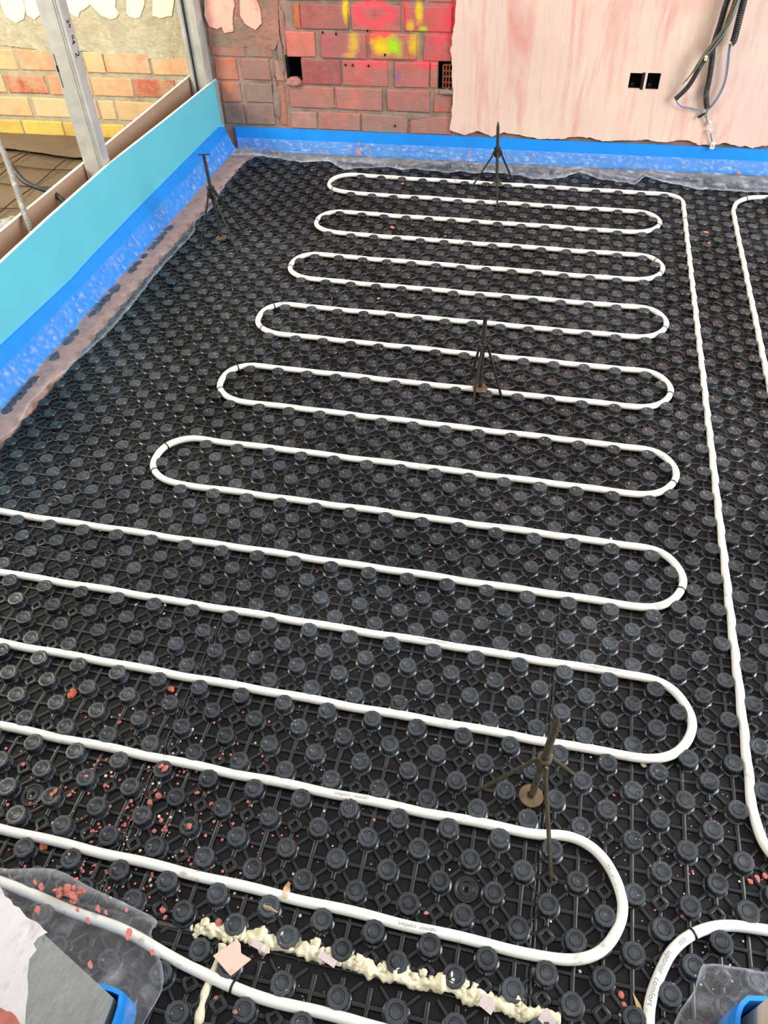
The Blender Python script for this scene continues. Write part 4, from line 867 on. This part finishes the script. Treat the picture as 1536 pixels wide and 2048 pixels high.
# film at the left jamb
def filmpatch(name, outer, inner, zo, zi, label, k=14, seed=0., wob=.012, mt='film_edge'):
    O_ = resample(smooth_path([(x, y, 0) for x, y in outer], .02), .008); n_ = len(O_); s_ = np.linspace(0, 1, n_)
    I0 = np.array([(x, y, 0) for x, y in inner]); dd = np.r_[0, np.cumsum(np.linalg.norm(np.diff(I0, axis=0), axis=1))]; I_ = np.c_[np.interp(s_*dd[-1], dd, I0[:, 0]), np.interp(s_*dd[-1], dd, I0[:, 1]), np.zeros(n_)]
    rows, dens = [], []
    for t in np.linspace(0, 1, k):
        r_ = []
        for q in range(n_):
            p = I_[q]*(1-t)+O_[q]*t; z = zi*(1-t)**3+zo*(1-(1-t)**3)+wob*.7*math.sin(t*math.pi)*(.5+nz(p[0]*9+seed, p[1]*9))+.35*wob*nz(p[0]*34, p[1]*34, seed)
            r_.append((p[0], p[1], max(z, .0305))); dens.append((.25 if t > .95 else -.06)+.4*max(0, nz(p[0]*22+seed, p[1]*30, 2.)-.2)+.3*max(0, .12-abs(nz(p[0]*7, p[1]*11, seed+3.))))
        rows.append(r_)
    return sheet(name, rows, M[mt], None, dens)
fL = filmpatch('film_sheet', [(-.62, -.82), (-.50, -.84), (-.419, -.852), (-.316, -.833), (-.235, -.848), (-.15, -.862), (-.085, -.876), (-.090, -.897), (-.049, -.94), (-.032, -.979), (-.043, -1.026), (-.045, -1.12)],
               [(-.62, -1.006), (-.3, -1.006), (-.085, -1.004), (-.072, -1.02), (-.072, -1.12)], .030, .075, '', seed=3.)
tag(fL, 'crumpled clear plastic film spread over the mat at the lower left corner', 'plastic film')
fR = filmpatch('film_sheet', [(1.5, -.71), (1.2, -.725), (.963, -.738), (.875, -.744), (.856, -.756), (.845, -.79), (.808, -.85), (.79, -.95), (.785, -1.1)],
               [(1.5, -.806), (1.1, -.806), (.905, -.808), (.898, -.83), (.896, -.95), (.896, -1.1)], .034, .085, '', seed=8., wob=.02)
tag(fR, 'folded clear plastic film at the lower right corner beside the blue strip', 'plastic film')
def ribbon(pts, h, label, z0=.002, flare=0., th=.007):
    P_ = resample(smooth_path([(x, y, 0) for x, y in pts], .01), .006); T = np.gradient(P_, axis=0); T /= np.linalg.norm(T, axis=1)[:, None]; Nn = np.c_[-T[:, 1], T[:, 0], T[:, 2]*0]
    V = []; n_ = len(P_)
    for i in range(n_):
        for off, z in ((0, z0), (0+flare, h), (th+flare, h), (th, z0)): q = P_[i]+Nn[i]*off; V.append((q[0], q[1], z+.004*nz(q[0]*9, q[1]*9)*(z > z0)))
    Fc = [(i*4+j, i*4+(j+1) % 4, (i+1)*4+(j+1) % 4, (i+1)*4+j) for i in range(n_-1) for j in range(4)]+[(3, 2, 1, 0), tuple((n_-1)*4+k for k in (0, 1, 2, 3))]
    o = link('edge_strip', mesh_of('edge_strip', V, Fc), M['blue'], None, 40); return tag(o, label, 'edge strip', 'blue edge insulation strips')
ribbon([(-.62, -1.008), (-.2, -1.007), (-.092, -1.006), (-.079, -1.013), (-.074, -1.04), (-.074, -1.12), (-.074, -1.3)], .092, 'blue foam edge strip bending round the grey doorway jamb at lower left')
ribbon([(1.5, -.811), (1.02, -.811), (.925, -.808), (.898, -.820), (.888, -.86), (.896, -.93), (.902, -1.1)][::-1], .115, 'blue foam edge strip bulging round the cream doorway jamb at lower right')

# ------------------------------------------------------------------ chips, flakes and splinters
def chip_mesh(seed, flat=.35):
    bm = bmesh.new(); bmesh.ops.create_icosphere(bm, subdivisions=2, radius=1)
    for v in bm.verts:
        k = 1+.55*nz(v.co.x*1.3+seed, v.co.y*1.3, v.co.z*1.3+seed); v.co = Vector((v.co.x*k, v.co.y*k*.75, v.co.z*k*flat))
    me = bpy.data.meshes.new('plaster_chip'); bm.to_mesh(me); bm.free(); return me
CH = {k: [chip_mesh(s*3.7+len(k)) for s in range(4)] for k in ('crumb', 'palecrumb', 'brickchip')}
for k in CH:
    for me in CH[k]: me.materials.append(M[k])
CHIPS = []
def chip(u, v, s, k, label, grp, z=.006, name='plaster_chip'):
    p = onz(u, v, z); o = bpy.data.objects.new(name, random.choice(CH[k])); COL.objects.link(o); o.location = (p[0], p[1], z); d = np.linalg.norm(p-CAM)
    r = s*d/F*(.72 if grp else 1); o.scale = (r, r, r); o.rotation_euler = (random.gauss(0, .2), random.gauss(0, .2), random.random()*6.28); tag(o, label, 'chip', grp)
    if grp: CHIPS.append((o, u, p, k))
    return o
def name_chips():
    zones = {}
    for o, u, p, k in CHIPS:
        if p[0] > .98: zn = 'right of the long straight pipe'
        elif p[0] > .74: zn = 'between the pipe bends and the long straight pipe'
        elif p[1] < Y[16]-.01: zn = 'below the lowest long pipe'
        else:
            g = sum(1 for y in Y if y > p[1]); n_ = 17-g     # pipes below this chip
            zn = 'between the %s and %s long pipes from the bottom' % (ORD[n_-1], ORD[n_]) if n_ < 17 else 'above the topmost long pipe'
        zones.setdefault((k, zn), []).append((u, o))
    for (k, zn), L in zones.items():
        L.sort(key=lambda t: t[0]); nm = 'pink plaster flake' if k == 'crumb' else 'pale plaster chip'
        for q, (u, o) in enumerate(L): o['label'] = '%s%s %s' % (nm, (', %s from left' % ORD[q]) if len(L) > 1 else '', zn)
LP_ = 'small flake of pink plaster lying on the black mats'
for u, v, s, z in [(330, 1537, 9, .027), (322, 1532, 7, .028), (345, 1520, 5, .004), (368, 1543, 5, .004), (172, 1552, 5, .027), (262, 1602, 5, .027), (46, 1528, 7, .005), (110, 1582, 8, .027), (103, 1588, 6, .027), (138, 1590, 6, .005), (78, 1560, 5, .005), (394, 1585, 7, .006),
                   (378, 1652, 8, .027), (300, 1605, 8, .006), (318, 1592, 9, .008), (310, 1580, 6, .006), (322, 1640, 7, .005), (308, 1662, 6, .005), (185, 1662, 6, .005), (210, 1571, 6, .01), (330, 1655, 5, .005), (250, 1650, 6, .005), (200, 1655, 4, .005), (428, 1643, 5, .006), (422, 1608, 6, .006),
                   (50, 1685, 4, .005), (138, 1708, 4, .028), (165, 1742, 6, .005), (182, 1745, 5, .005), (438, 1845, 10, .012), (326, 1820, 8, .012), (330, 1835, 6, .012), (432, 1995, 5, .006), (470, 2024, 6, .027), (1242, 1990, 8, .005), (1248, 2008, 6, .005), (1380, 1868, 6, .024),
                   (1515, 1757, 8, .006), (1500, 1762, 7, .006), (1530, 1752, 7, .006), (1378, 1748, 3, .005), (1385, 1742, 3, .005), (1310, 1820, 3, .005), (1365, 1832, 5, .005), (860, 1102, 3, .005), (634, 1143, 3, .005), (785, 455, 6, .028), (870, 468, 4, .02), (890, 472, 3, .02),
                   (805, 367, 4, .02), (742, 386, 4, .02), (1412, 464, 6, .027), (1418, 486, 4, .027), (622, 1043, 4, .006), (852, 1826, 6, .02), (545, 1671, 3, .005), (595, 1672, 3, .005), (390, 1424, 3, .005), (300, 1700, 6, .02)]:
    chip(u, v, s, 'crumb', LP_, 'pink plaster flakes on the mats', z)
for u, v, s in [(1287, 1530, 8), (757, 597, 5), (1222, 1078, 5), (1160, 1943, 4), (1240, 2030, 3), (300, 1760, 5), (665, 1692, 3), (715, 1683, 2.5), (1320, 1596, 3), (330, 1210, 4), (272, 1209, 4), (328, 1227, 4), (200, 1062, 3), (500, 463, 3), (1460, 1930, 3)]:
    chip(u, v, s, 'palecrumb', 'small off-white plaster chip lying on the black mats', 'off-white chips on the mats', .006)
name_chips()
chip(88, 1687, 12, 'brickchip', 'orange brick chip under the lowest long pipe near the left edge', None, .008, 'brick_chip'); chip(145, 1387, 10, 'brickchip', 'pale orange chip between the third and fourth pipes from the bottom', None, .008, 'brick_chip')
chip(342, 1378, 8, 'brickchip', 'small red-orange chip right of the pale orange one, left centre', None, .006, 'brick_chip'); chip(1228, 1590, 0.1+3, 'brickchip', 'tiny orange chip right of the nearest tripod', None, .006, 'brick_chip')
# plaster heap on the left film
hp = bmesh.new()
for k in range(26):
    c0 = onz(rng.normal(143, 14), rng.normal(1785, 9), .04); me_ = random.choice(CH['crumb']); r_ = random.uniform(.003, .0085); X_ = Matrix.Translation((c0[0], c0[1], .040+random.random()*.006)) @ Matrix.Rotation(random.random()*6.28, 4, 'Z') @ Matrix.Rotation(random.gauss(0, .5), 4, 'X') @ Matrix.Diagonal((r_, r_, r_*.8, 1))
    k0 = len(hp.verts); hp.from_mesh(me_); hp.verts.ensure_lookup_table()
    for v_ in hp.verts[k0:]: v_.co = X_ @ v_.co
me = bpy.data.meshes.new('plaster_heap'); hp.to_mesh(me); hp.free(); bl = link('plaster_heap', me, M['crumb']); tag(bl, 'heap of broken pink plaster caught on the lower left film', 'plaster heap', None, 'stuff')
it = [((lambda p: (p[0], p[1], p[2]))(onz(u, v, .046)), (0, 0, 1), .003+.0025*random.random(), 1.5) for u, v in [(70, 1765), (82, 1774), (155, 1820), (195, 1818), (212, 1825), (253, 1820), (175, 1842), (258, 1863), (255, 1875), (180, 1930), (305, 1905), (75, 1820)]]
splats(it, fL)
# uncountable fine crumbs and dust grains
bm = bmesh.new()
for k in range(900):
    if k < 420: a = rng.normal([-.20, -.70], [.16, .13])
    elif k < 520: a = rng.normal([.95, -.72], [.12, .12])
    else: a = np.array([rng.uniform(-1.1, 1.4), rng.uniform(-.86, 2.4)])
    if a[1] < -.86 and k < 420: a[1] = -.86+abs(a[1]+.86)
    r = rng.uniform(.0009, .0026)*(1.5 if k < 420 else 1); v = bmesh.ops.create_icosphere(bm, subdivisions=1, radius=r, matrix=Matrix.Translation((a[0], a[1], .004 if k % 3 else .0045)))
    for f in v['verts'][0].link_faces: pass
    for vv in v['verts']: vv.co.z = .003+(vv.co.z-.003)*.7
    mi = 0 if k < 300 or rng.random() < .35 else 1
    for vv in v['verts']:
        for f in vv.link_faces: f.material_index = mi
me = bpy.data.meshes.new('plaster_dust'); bm.to_mesh(me); bm.free(); me.materials.append(M['crumb']); me.materials.append(M['palecrumb'])
o = link('plaster_dust', me, None); tag(o, 'fine pink and white plaster grit scattered over the black mats', 'grit', None, 'stuff')
def splinter(u, v, z, L, w_, rot, lab):
    p = onz(u, v, z); V = [(-L/2, -w_*.2, 0), (-L*.1, -w_/2, 0), (L/2, 0, 0), (-L*.05, w_/2, 0), (-L/2, w_*.25, 0)]; V = V+[(a, b, .0018) for a, b, c in V]
    o = link('wood_splinter', mesh_of('wood_splinter', V, [(4, 3, 2, 1, 0), (5, 6, 7, 8, 9)]+[(i, (i+1) % 5, 5+(i+1) % 5, 5+i) for i in range(5)]), M['wood']); o.location = p; o.rotation_euler = rot; tag(o, lab, 'splinter', 'pale splinters in the foreground')
splinter(574, 1778, .012, .05, .014, (.3, .6, 1.75), 'pale wood splinter standing against a stud just above the lowest long pipe')
splinter(541, 1818, .022, .03, .009, (.9, 0, -.15), 'short pale splinter on the side of a stud below the lowest long pipe')
splinter(1275, 2008, .008, .035, .008, (.1, .2, 2.0), 'thin ochre splinter left of the printed curved pipe')
